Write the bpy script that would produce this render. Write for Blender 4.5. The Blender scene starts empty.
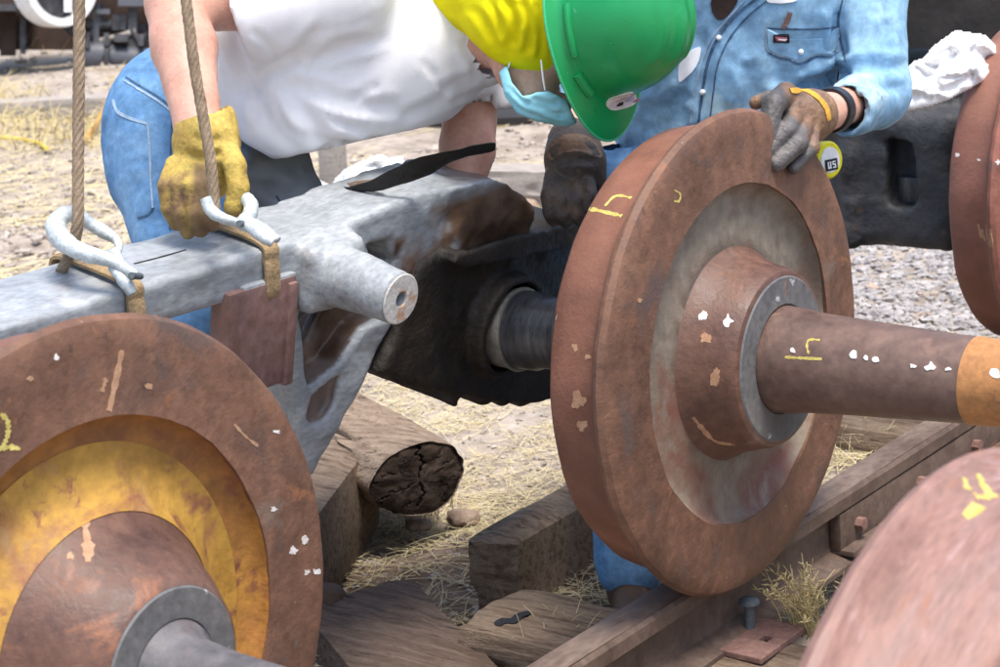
import bpy, bmesh, math, random
import numpy as np
from mathutils import Vector, Matrix, Euler
from mathutils.bvhtree import BVHTree
random.seed(7); rng = np.random.default_rng(11)
SC = bpy.context.scene; COL = SC.collection

# ------------------------------------------------------------------ camera, sky, sun, exposure
# world: X along the axles, Y along the rail (away from the viewer), Z up, ground at 0
CAM = np.array([1.75607571, -2.87587812, 1.57225653])
MW = np.array([[0.7899329652588709, 0.09127338587299551, -0.6063621685334655],
               [0.6086668537758378, -0.2366415479686514, 0.757314623448949],
               [-0.07436781233806934, -0.9673003395048922, -0.24248604430311033]])  # columns: right, down, forward
FOC = 1900.0                                      # focal length in units of a 1000 wide picture
cd = bpy.data.cameras.new('camera'); cam = bpy.data.objects.new('camera', cd); COL.objects.link(cam)
cam.matrix_world = Matrix(((MW[0,0], -MW[0,1], -MW[0,2], CAM[0]), (MW[1,0], -MW[1,1], -MW[1,2], CAM[1]),
                           (MW[2,0], -MW[2,1], -MW[2,2], CAM[2]), (0,0,0,1)))
cd.sensor_width = 36; cd.lens = FOC/1000*36; cd.clip_start = .05; cd.clip_end = 2000
cd.dof.use_dof = True; cd.dof.focus_distance = 3.45; cd.dof.aperture_fstop = 9
SC.camera = cam
SUN_DIR = Vector((.28, -.10, .90)).normalized()     # towards the sun: high, a little to the right
el = math.asin(SUN_DIR.z); az = math.atan2(SUN_DIR.x, SUN_DIR.y)
w = bpy.data.worlds.new('World'); SC.world = w; w.use_nodes = True
nt = w.node_tree; bgn = nt.nodes['Background']; sk = nt.nodes.new('ShaderNodeTexSky'); sk.sky_type = 'NISHITA'
sk.sun_disc = False; sk.sun_elevation = el; sk.sun_rotation = az; sk.dust_density = 3.0; sk.air_density = 1.0
nt.links.new(sk.outputs[0], bgn.inputs[0]); bgn.inputs[1].default_value = .15
ld = bpy.data.lights.new('sun', 'SUN'); lo = bpy.data.objects.new('sun', ld); COL.objects.link(lo)
ld.energy = 2.0; ld.angle = math.radians(20); ld.color = (1, .95, .88)
lo.rotation_euler = SUN_DIR.to_track_quat('Z', 'Y').to_euler()
SC.view_settings.view_transform = 'Standard'; SC.view_settings.look = 'None'; SC.view_settings.gamma = 1
SC.view_settings.exposure = 1.1

# ------------------------------------------------------------------ geometry of sight lines (used while measuring)
def ray(px, py): return MW @ np.array([(px-500)/FOC, (py-333.5)/FOC, 1.0])
def P(px, py, t): return CAM + t*ray(px, py)                       # the point at depth t
def on(ax, val, px, py):
    i = 'xyz'.index(ax); d = ray(px, py); return CAM + d*((val-CAM[i])/d[i])
def topx(V):
    c = (np.asarray(V)-CAM) @ MW; return 500+FOC*c[:,0]/c[:,2], 333.5+FOC*c[:,1]/c[:,2], c[:,2]

# ------------------------------------------------------------------ noise
def vnoise(p, seed=0):
    p = np.asarray(p, np.float64); i = np.floor(p).astype(np.int64); f = p-i; f = f*f*(3-2*f)
    def h(a, b, c):
        n = (a*374761393 + b*668265263 + c*2147483647 + seed*1274126177) & 0xffffffff
        n = ((n ^ (n >> 13))*1274126177) & 0xffffffff; n = n ^ (n >> 16)
        return (n & 0xffff)/32767.5-1
    x, y, z = i[:,0], i[:,1], i[:,2]; fx, fy, fz = f[:,0], f[:,1], f[:,2]
    L = lambda a, b, t: a+(b-a)*t
    return L(L(L(h(x,y,z), h(x+1,y,z), fx), L(h(x,y+1,z), h(x+1,y+1,z), fx), fy),
             L(L(h(x,y,z+1), h(x+1,y,z+1), fx), L(h(x,y+1,z+1), h(x+1,y+1,z+1), fx), fy), fz)
def fbm(p, o=3, seed=0):
    s = 0; a = 1; p = np.asarray(p, float)
    for k in range(o): s = s+a*vnoise(p*2**k, seed+k); a *= .5
    return s

# ------------------------------------------------------------------ objects
def tag(o, label=None, cat=None, group=None, kind=None):
    for k, v in (('label', label), ('category', cat), ('group', group), ('kind', kind)):
        if v: o[k] = v
    return o
def thing(name, loc, label, cat, group=None):
    o = bpy.data.objects.new(name, None); COL.objects.link(o); o.location = Vector(loc); o.empty_display_size = .1
    return tag(o, label, cat, group)
def root_loc(o):
    v = np.zeros(3)
    while o is not None: v = v+np.array(o.location); o = o.parent
    return v
def obj(name, V, F, m, parent=None, smooth=True, uv=None, sharp=35, base=None):
    V = np.asarray(V, float)
    off = root_loc(parent) if parent is not None else (np.array([(V[:,0].min()+V[:,0].max())/2, (V[:,1].min()+V[:,1].max())/2, V[:,2].min()]) if base is None else np.array(base, float))
    me = bpy.data.meshes.new(name)
    if isinstance(F, np.ndarray) and F.ndim == 2:
        n, k = F.shape
        me.vertices.add(len(V)); me.vertices.foreach_set('co', (V-off).astype(np.float32).ravel())
        me.loops.add(n*k); me.loops.foreach_set('vertex_index', F.astype(np.int32).ravel())
        me.polygons.add(n); me.polygons.foreach_set('loop_start', np.arange(0, n*k, k, dtype=np.int32)); me.polygons.foreach_set('loop_total', np.full(n, k, np.int32))
        me.update(calc_edges=True)
    else:
        me.from_pydata([tuple(v) for v in V-off], [], [tuple(int(i) for i in f) for f in F]); me.update()
    me.polygons.foreach_set('use_smooth', np.full(len(me.polygons), smooth))
    if smooth and sharp: me.set_sharp_from_angle(angle=math.radians(sharp))
    if uv is not None:
        li = np.zeros(len(me.loops), np.int32); me.loops.foreach_get('vertex_index', li)
        l = me.uv_layers.new(name='UVMap'); l.data.foreach_set('uv', np.asarray(uv, np.float32)[li].ravel())
    for mm in (m if isinstance(m, (list, tuple)) else [m]): me.materials.append(mm)
    o = bpy.data.objects.new(name, me); COL.objects.link(o); o.parent = parent
    if parent is None: o.location = Vector(off)
    return o
def world_bvh(*objs):
    V = []; F = []
    for o in objs:
        off = root_loc(o) ; n = len(V)
        V += [tuple(np.array(v.co)+off) for v in o.data.vertices]; F += [[i+n for i in p.vertices] for p in o.data.polygons]
    return BVHTree.FromPolygons(V, F)
def hit(bvh, px, py):
    d = ray(px, py); r = bvh.ray_cast(Vector(CAM), Vector(d/np.linalg.norm(d)))
    if r[0] is None: return None
    n = np.array(r[1]); return np.array(r[0]), (n if n @ d < 0 else -n)
class MB:
    def __init__(s): s.V = []; s.F = []; s.n = 0
    def add(s, V, F):
        s.V.append(np.asarray(V, float)); s.F += [tuple(i+s.n for i in f) for f in F]; s.n += len(V); return s
    def build(s, name, m, parent=None, **k): return obj(name, np.concatenate(s.V), s.F, m, parent, **k)
def merged(*vf):
    m = MB()
    for V, F in vf: m.add(V, F)
    return np.concatenate(m.V), m.F
def box_vf(lo, hi, b=.0):
    bm = bmesh.new(); bmesh.ops.create_cube(bm, size=1)
    lo = np.array(lo, float); hi = np.array(hi, float)
    for v in bm.verts: v.co = Vector((lo+hi)/2 + np.array(v.co)*(hi-lo))
    if b: bmesh.ops.bevel(bm, geom=bm.edges[:], offset=b, segments=2, affect='EDGES', profile=.6)
    bm.verts.index_update(); V = [tuple(v.co) for v in bm.verts]; F = [[v.index for v in f.verts] for f in bm.faces]; bm.free()
    return np.array(V), F
def tube_vf(pts, r, seg=12, closed=False, smooth_n=0, cap=True):
    pts = np.array(pts, float); r = np.full(len(pts), r, float) if np.isscalar(r) else np.array(r, float)
    if smooth_n:
        pts, r = spline(pts, smooth_n, r, closed)
    n = len(pts); T = np.gradient(pts, axis=0) if not closed else np.roll(pts,-1,0)-np.roll(pts,1,0)
    T /= np.linalg.norm(T, axis=1)[:,None]+1e-12
    u = np.cross(T[0], [0,0,1.0]);
    if np.linalg.norm(u) < .1: u = np.cross(T[0], [1.0,0,0])
    u /= np.linalg.norm(u); V = []
    for i in range(n):
        u = u-T[i]*(u@T[i]); u /= np.linalg.norm(u); v = np.cross(T[i], u)
        a = np.linspace(0, 2*np.pi, seg, endpoint=False); V.append(pts[i]+r[i]*(np.cos(a)[:,None]*u+np.sin(a)[:,None]*v))
    V = np.concatenate(V); F = []
    for i in range(n if closed else n-1):
        for j in range(seg):
            a = i*seg+j; b = i*seg+(j+1)%seg; c = ((i+1)%n)*seg+(j+1)%seg; d = ((i+1)%n)*seg+j; F.append((a,b,c,d))
    if cap and not closed: F.append(tuple(range(seg))[::-1]); F.append(tuple((n-1)*seg+j for j in range(seg)))
    return V, F
def spline(p, n, r=None, closed=False):
    p = np.array(p, float); m = len(p); out = []; ro = []
    r = np.zeros(m) if r is None else r
    for i in range(m if closed else m-1):
        g = (lambda k: k % m) if closed else (lambda k: min(max(k,0), m-1))
        a, b, c, d = (p[g(i+k)] for k in (-1,0,1,2))
        for t in np.linspace(0, 1, n, endpoint=False):
            out.append(.5*(2*b+(c-a)*t+(2*a-5*b+4*c-d)*t*t+(3*b-a-3*c+d)*t**3)); ro.append(r[g(i)]*(1-t)+r[g(i+1)]*t)
    if not closed: out.append(p[-1]); ro.append(r[-1])
    return np.array(out), np.array(ro)
def lathe(prof, c, seg=128, sign=1, closed=True):
    """revolve (x, r) pairs about an X-parallel axis through c; closed profile loops"""
    prof = np.array(prof, float); n = len(prof); a = np.linspace(0, 2*np.pi, seg, endpoint=False)
    V = np.zeros((n, seg, 3)); V[...,0] = sign*prof[:,0][:,None]; V[...,1] = prof[:,1][:,None]*np.cos(a); V[...,2] = prof[:,1][:,None]*np.sin(a)
    V = V.reshape(-1,3)+np.array(c); F = []
    for i in range(n if closed else n-1):
        for j in range(seg):
            q = (i*seg+j, i*seg+(j+1)%seg, ((i+1)%n)*seg+(j+1)%seg, ((i+1)%n)*seg+j); F.append(q if sign > 0 else q[::-1])
    uv = np.stack([np.tile(a/(2*np.pi), n), np.repeat(prof[:,1], seg)], 1)
    return V, F, uv

# ------------------------------------------------------------------ signed distance modelling
def s_cap(p, a, b, ra, rb=None):
    rb = ra if rb is None else rb; a = np.asarray(a, float); b = np.asarray(b, float); ba = b-a
    t = np.clip(((p-a)@ba)/max(ba@ba, 1e-9), 0, 1); return np.linalg.norm(p-a-t[:,None]*ba, axis=1)-(ra+(rb-ra)*t)
def s_ell(p, c, axes, rad):
    q = (p-np.asarray(c, float)) @ np.array(axes).T; rad = np.array(rad, float)
    k = np.linalg.norm(q/rad, axis=1); return (k-1)*rad.min()*np.where(k < 1, 1, 1)*1.0 if False else k*(k-1)/(np.linalg.norm(q/rad**2, axis=1)+1e-9)
def s_box(p, lo, hi, r=0):
    lo = np.array(lo, float); hi = np.array(hi, float)
    q = np.abs(p-(lo+hi)/2)-(hi-lo)/2+r
    return np.linalg.norm(np.maximum(q, 0), axis=1)+np.minimum(q.max(1), 0)-r
def s_poly(p2, poly):
    poly = np.array(poly, float); d = np.full(len(p2), 1e9); s = np.ones(len(p2)); n = len(poly)
    for i in range(n):
        a = poly[i]; b = poly[i-1]; e = b-a; w_ = p2-a; t = np.clip((w_@e)/(e@e), 0, 1); bb = w_-t[:,None]*e
        d = np.minimum(d, (bb*bb).sum(1)); c1 = p2[:,1] >= a[1]; c2 = p2[:,1] < b[1]; c3 = e[0]*w_[:,1] > e[1]*w_[:,0]
        s = np.where((c1&c2&c3)|(~c1&~c2&~c3), -s, s)
    return s*np.sqrt(d)
def s_prism(p, poly, x0, x1, r=.006):                    # polygon in (y, z) extruded along x
    d = s_poly(p[:,1:], poly)+r; e = np.abs(p[:,0]-(x0+x1)/2)-(x1-x0)/2+r
    return np.minimum(np.maximum(d, e), 0)+np.hypot(np.maximum(d, 0), np.maximum(e, 0))-r
def smin(a, b, k):
    h = np.clip(.5+.5*(b-a)/k, 0, 1); return b+(a-b)*h-k*h*(1-h)
def smax(a, b, k): return -smin(-a, -b, k)
def union(k, *ds):
    d = ds[0]
    for e in ds[1:]: d = smin(d, e, k)
    return d
def surface(f, lo, hi, h):
    """naive surface nets on a regular grid"""
    lo = np.array(lo, float); n = np.maximum(np.ceil((np.array(hi)-lo)/h).astype(int)+1, 4)
    g = [lo[i]+h*np.arange(n[i]) for i in range(3)]
    Pt = np.stack(np.meshgrid(*g, indexing='ij'), -1).reshape(-1, 3)
    D = np.concatenate([f(Pt[i:i+400000]) for i in range(0, len(Pt), 400000)]).reshape(n)
    S = D < 0; m = n-1; acc = np.zeros((*m, 3)); cnt = np.zeros(m)
    sl = lambda o: tuple(slice(o[k], o[k]+m[k]) for k in range(3))
    cor = [(i,j,k) for i in (0,1) for j in (0,1) for k in (0,1)]
    for a in cor:
        for ax in range(3):
            if a[ax]: continue
            b = list(a); b[ax] = 1; da = D[sl(a)]; db = D[sl(b)]; x = S[sl(a)] != S[sl(b)]
            t = np.where(x, da/np.where(x, da-db, 1), 0)
            for k in range(3): acc[...,k] += np.where(x, a[k]+(t if k == ax else 0), 0)
            cnt += x
    act = cnt > 0; idx = -np.ones(m, int); idx[act] = np.arange(act.sum())
    ijk = np.argwhere(act); V = lo+h*(ijk+acc[act]/cnt[act][:,None]); Q = []
    for ax in range(3):
        u, v = (ax+1)%3, (ax+2)%3
        s0 = [slice(1, m[k]) for k in range(3)]; s0[ax] = slice(0, m[ax]); s1 = list(s0); s1[ax] = slice(1, m[ax]+1)
        A = S[tuple(s0)]; B = S[tuple(s1)]; pos = np.argwhere(A != B)
        if not len(pos): continue
        sgn = A[A != B]; org = pos.copy(); org[:,u] += 1; org[:,v] += 1
        def c(du, dv):
            q = org.copy(); q[:,u] -= du; q[:,v] -= dv; return idx[q[:,0], q[:,1], q[:,2]]
        q = np.stack([c(1,1), c(0,1), c(0,0), c(1,0)], 1); q[~sgn] = q[~sgn][:, ::-1]; Q.append(q)
    return V, np.concatenate(Q)
def normals(V, F):
    F = np.asarray(F); n = np.cross(V[F[:,2]]-V[F[:,0]], V[F[:,3]]-V[F[:,1]]); N = np.zeros_like(V)
    for k in range(4): np.add.at(N, F[:,k], n)
    return N/(np.linalg.norm(N, axis=1)[:,None]+1e-12)
def relax(V, F, it=2, lam=.5):
    F = np.asarray(F); E = np.concatenate([F[:,[0,1]], F[:,[1,2]], F[:,[2,3]], F[:,[3,0]]])
    for _ in range(it):
        S = np.zeros_like(V); c = np.zeros(len(V)); np.add.at(S, E[:,0], V[E[:,1]]); np.add.at(c, E[:,0], 1); np.add.at(S, E[:,1], V[E[:,0]]); np.add.at(c, E[:,1], 1)
        V = V+lam*(S/c[:,None]-V)
    return V
def crease(V, F, folds):
    """press cloth folds: each fold is (points as seen, depth of fold in m, half width in px), only on the near side"""
    N = normals(V, F); px, py, t = topx(V); vis = ((V-CAM)*N).sum(1) < 0; off = np.zeros(len(V))
    for pts, amp, wd in folds:
        p, _ = spline(np.array(pts, float), 8); best = np.full(len(V), 1e9); par = np.zeros(len(V)); sd = np.zeros(len(V)); n = len(p)
        for i in range(n-1):
            a = p[i]; e = p[i+1]-a; L2 = max(e@e, 1e-6); wx = px-a[0]; wy = py-a[1]; tt = np.clip((wx*e[0]+wy*e[1])/L2, 0, 1)
            d = np.hypot(wx-tt*e[0], wy-tt*e[1]); s = np.sign(e[0]*wy-e[1]*wx); m = d < best
            best = np.where(m, d, best); par = np.where(m, (i+tt)/(n-1), par); sd = np.where(m, s, sd)
        fade = np.clip(np.sin(np.pi*np.clip(par, .0, 1))*2.2, 0, 1); q = best/wd
        prof = -np.exp(-q*q)+.75*np.exp(-((q-1.7)/.8)**2)*np.where(sd > 0, 1, .45)
        off += amp*prof*fade*vis
    return V+N*off[:,None]

# ------------------------------------------------------------------ materials
def mat(name, cols, scale=6, detail=8, rough=(.6, .9), bump=.3, bscale=60, metal=0, stretch=(1,1,1), coord='Object',
        spots=(), spec=.4, dist=.0, lo=.3, hi=.7, sss=0, fine=.25, bstretch=None):
    m = bpy.data.materials.new(name); m.use_nodes = True; t = m.node_tree; N = t.nodes; L = t.links; b = N['Principled BSDF']
    tc = N.new('ShaderNodeTexCoord'); mp = N.new('ShaderNodeMapping'); mp.inputs['Scale'].default_value = stretch; L.new(tc.outputs[coord], mp.inputs[0])
    def noise(s, d=detail, src=mp, ds=dist):
        n = N.new('ShaderNodeTexNoise'); n.inputs['Scale'].default_value = s; n.inputs['Detail'].default_value = d; n.inputs['Roughness'].default_value = .62
        n.inputs['Distortion'].default_value = ds; L.new(src.outputs[0], n.inputs['Vector']); return n
    def ramp(stops):
        r = N.new('ShaderNodeValToRGB'); e = r.color_ramp.elements
        while len(e) < len(stops): e.new(.5)
        for q, (p, c) in zip(e, stops): q.position = p; q.color = (*c, 1) if len(c) == 3 else c
        return r
    def mix(fac, a, c, mode='MIX'):
        x = N.new('ShaderNodeMix'); x.data_type = 'RGBA'; x.blend_type = mode
        for s, v in ((x.inputs[0], fac), (x.inputs[6], a), (x.inputs[7], c)):
            if hasattr(v, 'is_output'): L.new(v, s)
            else: s.default_value = v if not isinstance(v, tuple) else (*v, 1)
        return x.outputs[2]
    n1 = noise(scale); r1 = ramp([(lo+(hi-lo)*i/max(1, len(cols)-1), c) for i, c in enumerate(cols)]); L.new(n1.outputs[0], r1.inputs[0])
    c = r1.outputs[0]
    n2 = noise(scale*7.3, 6); r2 = ramp([(.3, (1-fine,)*3), (.7, (1+fine,)*3)]); L.new(n2.outputs[0], r2.inputs[0]); c = mix(1.0, c, r2.outputs[0], 'MULTIPLY')
    for k, (sc, sscale, th, soft) in enumerate(spots):
        src = N.new('ShaderNodeMapping'); src.inputs['Scale'].default_value = stretch; src.inputs['Location'].default_value = (3.7*k+1, 1.3*k, 7.1*k); L.new(tc.outputs[coord], src.inputs[0])
        s = noise(sscale, 9, src, .4); rr = ramp([(th, (0,0,0)), (th+soft, (1,1,1))]); L.new(s.outputs[0], rr.inputs[0]); c = mix(rr.outputs[0], c, sc)
    L.new(c, b.inputs['Base Color'])
    mr = N.new('ShaderNodeMapRange'); mr.inputs[3].default_value = rough[0]; mr.inputs[4].default_value = rough[1]; mr.inputs[1].default_value = .3; mr.inputs[2].default_value = .7
    L.new(n2.outputs[0], mr.inputs[0]); L.new(mr.outputs[0], b.inputs['Roughness'])
    b.inputs['Metallic'].default_value = metal; b.inputs['Specular IOR Level'].default_value = spec
    if bump:
        src = mp
        if bstretch: src = N.new('ShaderNodeMapping'); src.inputs['Scale'].default_value = bstretch; L.new(tc.outputs[coord], src.inputs[0])
        nb = noise(bscale, 6, src); bp = N.new('ShaderNodeBump'); bp.inputs['Strength'].default_value = bump; bp.inputs['Distance'].default_value = .006
        L.new(nb.outputs[0], bp.inputs['Height']); L.new(bp.outputs[0], b.inputs['Normal'])
    if sss: b.inputs['Subsurface Weight'].default_value = sss; b.inputs['Subsurface Radius'].default_value = (.01, .004, .002); b.inputs['Subsurface Scale'].default_value = 1.0
    return m
def plain(name, c, rough=.6, spec=.4, metal=0):
    return mat(name, [tuple(x*.85 for x in c), tuple(min(1, x*1.1) for x in c)], 25, 4, (rough*.85, min(1, rough*1.15)), .1, 120, metal, spec=spec, fine=.1)
M = {}
M['rust'] = mat('rusty_wheel_steel', [(0.072,0.036,0.023), (0.127,0.063,0.039), (0.174,0.087,0.053), (0.106,0.059,0.042)], 5, 10, (.5,.8), .35, 90,
                spots=[((.095,.062,.052), 9, .55, .12), ((.24,.105,.05), 14, .62, .08), ((.18,.135,.105), 5, .62, .1), ((.08,.042,.03), 30, .64, .08), ((.30,.24,.19), 60, .70, .03)])
M['rust_red'] = mat('red_rusty_steel', [(0.170,0.064,0.043), (0.281,0.111,0.076), (0.221,0.102,0.076)], 6, 10, (.5,.8), .3, 110,
                spots=[((.42,.22,.14), 18, .64, .1), ((.15,.085,.07), 8, .6, .1)])
M['rust_pink'] = mat('pinkish_rusty_tread', [(0.184,0.097,0.075), (0.267,0.149,0.118), (0.244,0.156,0.133)], 3, 10, (.42,.62), .2, 80, stretch=(14,2.2,2.2),
                spots=[((.30,.13,.08), 5, .6, .12), ((.38,.25,.235), 7, .58, .12)])
M['plate_grey'] = mat('grey_dirty_plate', [(.14,.11,.08), (.215,.18,.138), (.155,.09,.06)], 5, 10, (.5,.8), .25, 80,
                spots=[((.17,.075,.055), 4.5, .5, .14), ((.26,.23,.19), 6, .60, .14), ((.20,.11,.05), 9, .64, .08)])
M['hub'] = mat('purplish_rusty_hub', [(0.076,0.038,0.029), (0.130,0.066,0.045), (0.134,0.080,0.062)], 7, 10, (.38,.62), .25, 110,
                spots=[((.25,.105,.055), 10, .6, .1), ((.23,.15,.12), 6, .62, .1), ((.42,.33,.25), 70, .72, .02)])
M['axle'] = mat('dark_rusty_axle', [(0.076,0.045,0.035), (0.127,0.078,0.061), (0.170,0.109,0.085)], 6, 10, (.35,.6), .12, 120,
                spots=[((.22,.13,.10), 14, .62, .1), ((.45,.40,.36), 80, .74, .02)])
M['axle_grey'] = mat('grey_blue_axle', [(.06,.058,.064), (.115,.11,.115), (.15,.105,.085)], 7, 9, (.4,.7), .2, 100, spots=[((.28,.13,.08), 9, .58, .08)])
M['hub_ring'] = mat('grey_hub_ring', [(.085,.085,.088), (.16,.155,.15)], 9, 8, (.45,.7), .2, 90, spots=[((.3,.15,.09), 12, .6, .08), ((.5,.5,.5), 20, .66, .05)])
M['orange'] = mat('orange_paint_band', [(.33,.145,.05), (.44,.21,.075)], 9, 8, (.5,.7), .2, 90, spots=[((.2,.09,.05), 14, .64, .06)])
M['yellow_plate'] = mat('worn_yellow_plate', [(.27,.13,.026), (.42,.235,.04), (.35,.17,.028)], 4, 9, (.5,.75), .3, 90,
                spots=[((.24,.10,.045), 6, .54, .08), ((.20,.075,.04), 26, .58, .10), ((.34,.20,.08), 11, .6, .1)])
M['yellow_ring'] = mat('rusty_yellow_ring', [(.17,.065,.03), (.29,.125,.03), (.42,.21,.035)], 6, 9, (.5,.8), .35, 90, spots=[((.17,.06,.035), 10, .55, .08)])
M['journal'] = mat('worn_journal_steel', [(.035,.035,.04), (.075,.078,.085), (.12,.12,.125)], 9, 6, (.25,.4), .05, 80, metal=.5, stretch=(8,1,1))
M['journal_ring'] = mat('worn_pale_collar', [(.18,.17,.14), (.32,.31,.27)], 14, 6, (.35,.6), .15, 80, metal=.3)
M['frame'] = mat('pale_grey_cast_steel', [(0.227,0.244,0.260), (0.294,0.315,0.328), (0.361,0.378,0.391)], 9, 10, (.28,.42), .2, 70, stretch=(1.6,.7,1.6),
                spots=[((.19,.205,.225), 5, .60, .2), ((.54,.56,.575), 7, .62, .16), ((.24,.15,.10), 9, .69, .04)])
M['frame_rust'] = mat('greasy_rusty_casting', [(0.064,0.038,0.025), (0.145,0.081,0.047), (0.178,0.119,0.076)], 8, 10, (.5,.8), .6, 60,
                spots=[((.28,.27,.26), 7, .62, .06), ((.05,.035,.025), 6, .55, .1)])
def grime_shade_mix(m, c0, c1):
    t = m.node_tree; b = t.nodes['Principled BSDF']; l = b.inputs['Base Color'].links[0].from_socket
    at = t.nodes.new('ShaderNodeAttribute'); at.attribute_name = 'grime_shade'; n = t.nodes.new('ShaderNodeTexNoise'); n.inputs['Scale'].default_value = 9; n.inputs['Detail'].default_value = 9
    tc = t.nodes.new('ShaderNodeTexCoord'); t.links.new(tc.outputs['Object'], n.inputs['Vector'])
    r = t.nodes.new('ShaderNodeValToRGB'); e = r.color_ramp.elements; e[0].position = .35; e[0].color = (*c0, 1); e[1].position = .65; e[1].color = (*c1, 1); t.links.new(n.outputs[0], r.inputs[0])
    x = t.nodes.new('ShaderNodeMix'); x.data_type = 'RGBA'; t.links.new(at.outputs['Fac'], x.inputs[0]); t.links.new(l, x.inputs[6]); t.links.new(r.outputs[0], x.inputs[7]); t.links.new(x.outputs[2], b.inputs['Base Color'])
grime_shade_mix(M['frame'], (.055,.032,.022), (.20,.12,.075))
M['box'] = mat('black_greasy_cast_iron', [(0.008,0.007,0.006), (0.021,0.017,0.013), (0.035,0.025,0.017)], 9, 10, (.45,.75), .8, 55)
M['box2'] = mat('dark_blue_grey_iron', [(.02,.021,.024), (.042,.044,.05), (.065,.06,.058)], 8, 10, (.45,.7), .6, 60, spots=[((.13,.08,.05), 7, .6, .08)])
M['col'] = mat('smooth_brown_plate', [(0.136,0.072,0.064), (0.196,0.115,0.102), (0.170,0.085,0.060)], 7, 8, (.5,.75), .2, 70, spots=[((.30,.14,.06), 20, .68, .05)])
M['trun_end'] = mat('pale_machined_end', [(.42,.40,.36), (.56,.54,.50)], 18, 6, (.5,.7), .3, 90, spots=[((.42,.25,.15), 16, .58, .08)])
M['galv'] = mat('galvanised_hook', [(.34,.39,.40), (.60,.64,.64)], 22, 8, (.35,.55), .25, 90, metal=.15, spots=[((.25,.2,.15), 30, .67, .05)])
M['rope'] = mat('tan_webbing', [(.20,.13,.065), (.34,.24,.13), (.26,.17,.08)], 20, 6, (.8,.95), .6, 180)
M['wire'] = mat('dusty_wire_rope', [(.17,.12,.075), (.30,.225,.15)], 40, 4, (.6,.85), .4, 250)
M['white'] = mat('white_cotton', [(.76,.75,.78), (.84,.84,.85)], 4, 5, (.85,.95), .25, 500, spec=.15, fine=.03, spots=[((.66,.6,.6), 3, .68, .1)])
M['rag'] = mat('white_rag', [(.72,.72,.72), (.84,.84,.84)], 9, 6, (.85,.95), .3, 300, spec=.15, fine=.05, spots=[((.5,.46,.42), 14, .68, .06)])
M['denim'] = mat('blue_denim', [(0.070,0.167,0.334), (0.123,0.255,0.440), (0.194,0.343,0.519)], 7, 8, (.85,.95), .35, 420, spec=.15, spots=[((.34,.50,.66), 5, .62, .15), ((.05,.09,.17), 6, .66, .14)])
M['denim_dirty'] = mat('grimy_denim', [(.07,.075,.08), (.11,.12,.13), (.10,.16,.24)], 6, 8, (.85,.95), .35, 420, spec=.15)
M['chambray'] = mat('faded_blue_denim_shirt', [(.16,.31,.48), (.24,.41,.57), (.35,.52,.63)], 6, 8, (.85,.95), .3, 500, spec=.15, spots=[((.55,.64,.55), 3.5, .56, .14), ((.13,.2,.3), 5, .66, .12)])
M['seam'] = mat('pale_seam', [(.24,.34,.45), (.36,.46,.55)], 60, 3, (.85,.95), .3, 300, spec=.1)
M['seam_dark'] = mat('dark_seam', [(.04,.075,.13), (.09,.15,.24)], 90, 3, (.85,.95), .2, 300, spec=.1)
M['skin'] = mat('pinkish_skin', [(.52,.245,.175), (.61,.335,.245), (.65,.385,.295)], 14, 8, (.45,.6), .25, 160, sss=.15, spots=[((.58,.24,.17), 10, .62, .12)], fine=.1)  # pinkish skin colour shared by both men
M['hair'] = mat('grey_hair', [(.15,.13,.11), (.3,.27,.24)], 30, 6, (.6,.8), .5, 200)
M['hat'] = mat('green_plastic', [(.004,.24,.065), (.006,.29,.08)], 3, 4, (.26,.4), .06, 60, spec=.5, fine=.05, spots=[((.16,.42,.26), 38, .70, .02), ((.02,.33,.13), 7, .60, .12)])
M['hatrim'] = plain('pale_green_edge', (.05,.42,.18), .35)
M['yellow_cloth'] = mat('yellow_mesh_cloth', [(.76,.66,.004), (.82,.74,.008)], 5, 5, (.8,.95), .5, 600, spec=.15, fine=.05, spots=[((.62,.44,.0), 6, .62, .15)])
M['mask'] = mat('light_blue_mask', [(.22,.56,.66), (.34,.68,.76)], 8, 5, (.85,.95), .3, 300, spec=.1, fine=.05, stretch=(1,1,4))
M['glove_y'] = mat('worn_yellow_leather', [(.25,.145,.045), (.44,.305,.065), (.53,.40,.10)], 14, 8, (.6,.85), .5, 140, spots=[((.15,.085,.05), 9, .56, .12), ((.66,.58,.3), 16, .68, .08)])
M['glove_d'] = mat('blackened_leather', [(.035,.028,.025), (.075,.058,.05), (.14,.09,.05)], 16, 8, (.35,.6), .5, 140, spots=[((.2,.11,.05), 9, .64, .1)])
M['glove_g'] = mat('greasy_grey_palm', [(.10,.085,.08), (.20,.17,.16), (.26,.23,.22)], 18, 8, (.28,.5), .5, 140, spots=[((.22,.13,.08), 9, .6, .1)])
M['glove_b'] = mat('brown_leather', [(.09,.05,.03), (.19,.105,.058), (.27,.16,.08)], 12, 8, (.34,.6), .5, 140, spots=[((.06,.04,.035), 8, .6, .12)])
M['mustard'] = plain('mustard_cuff', (.55,.30,.04), .8)
M['boot'] = mat('brown_boot', [(.06,.035,.02), (.11,.065,.04)], 12, 6, (.5,.8), .4, 90)
M['black'] = plain('black_rubber', (.012,.012,.013), .7)
M['blackrag'] = mat('black_oily_strap', [(.006,.006,.006), (.022,.02,.018)], 14, 6, (.5,.75), .5, 120)
M['blackp'] = plain('black_plastic', (.015,.015,.017), .35)
M['wood'] = mat('weathered_timber', [(.085,.055,.038), (.165,.115,.08), (.25,.185,.13), (.13,.09,.066)], 7, 10, (.8,.95), .9, 26, stretch=(1,9,9), spots=[((.06,.04,.03), 9, .62, .05)], bstretch=(1.5,14,14), spec=.2, fine=.35)
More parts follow.
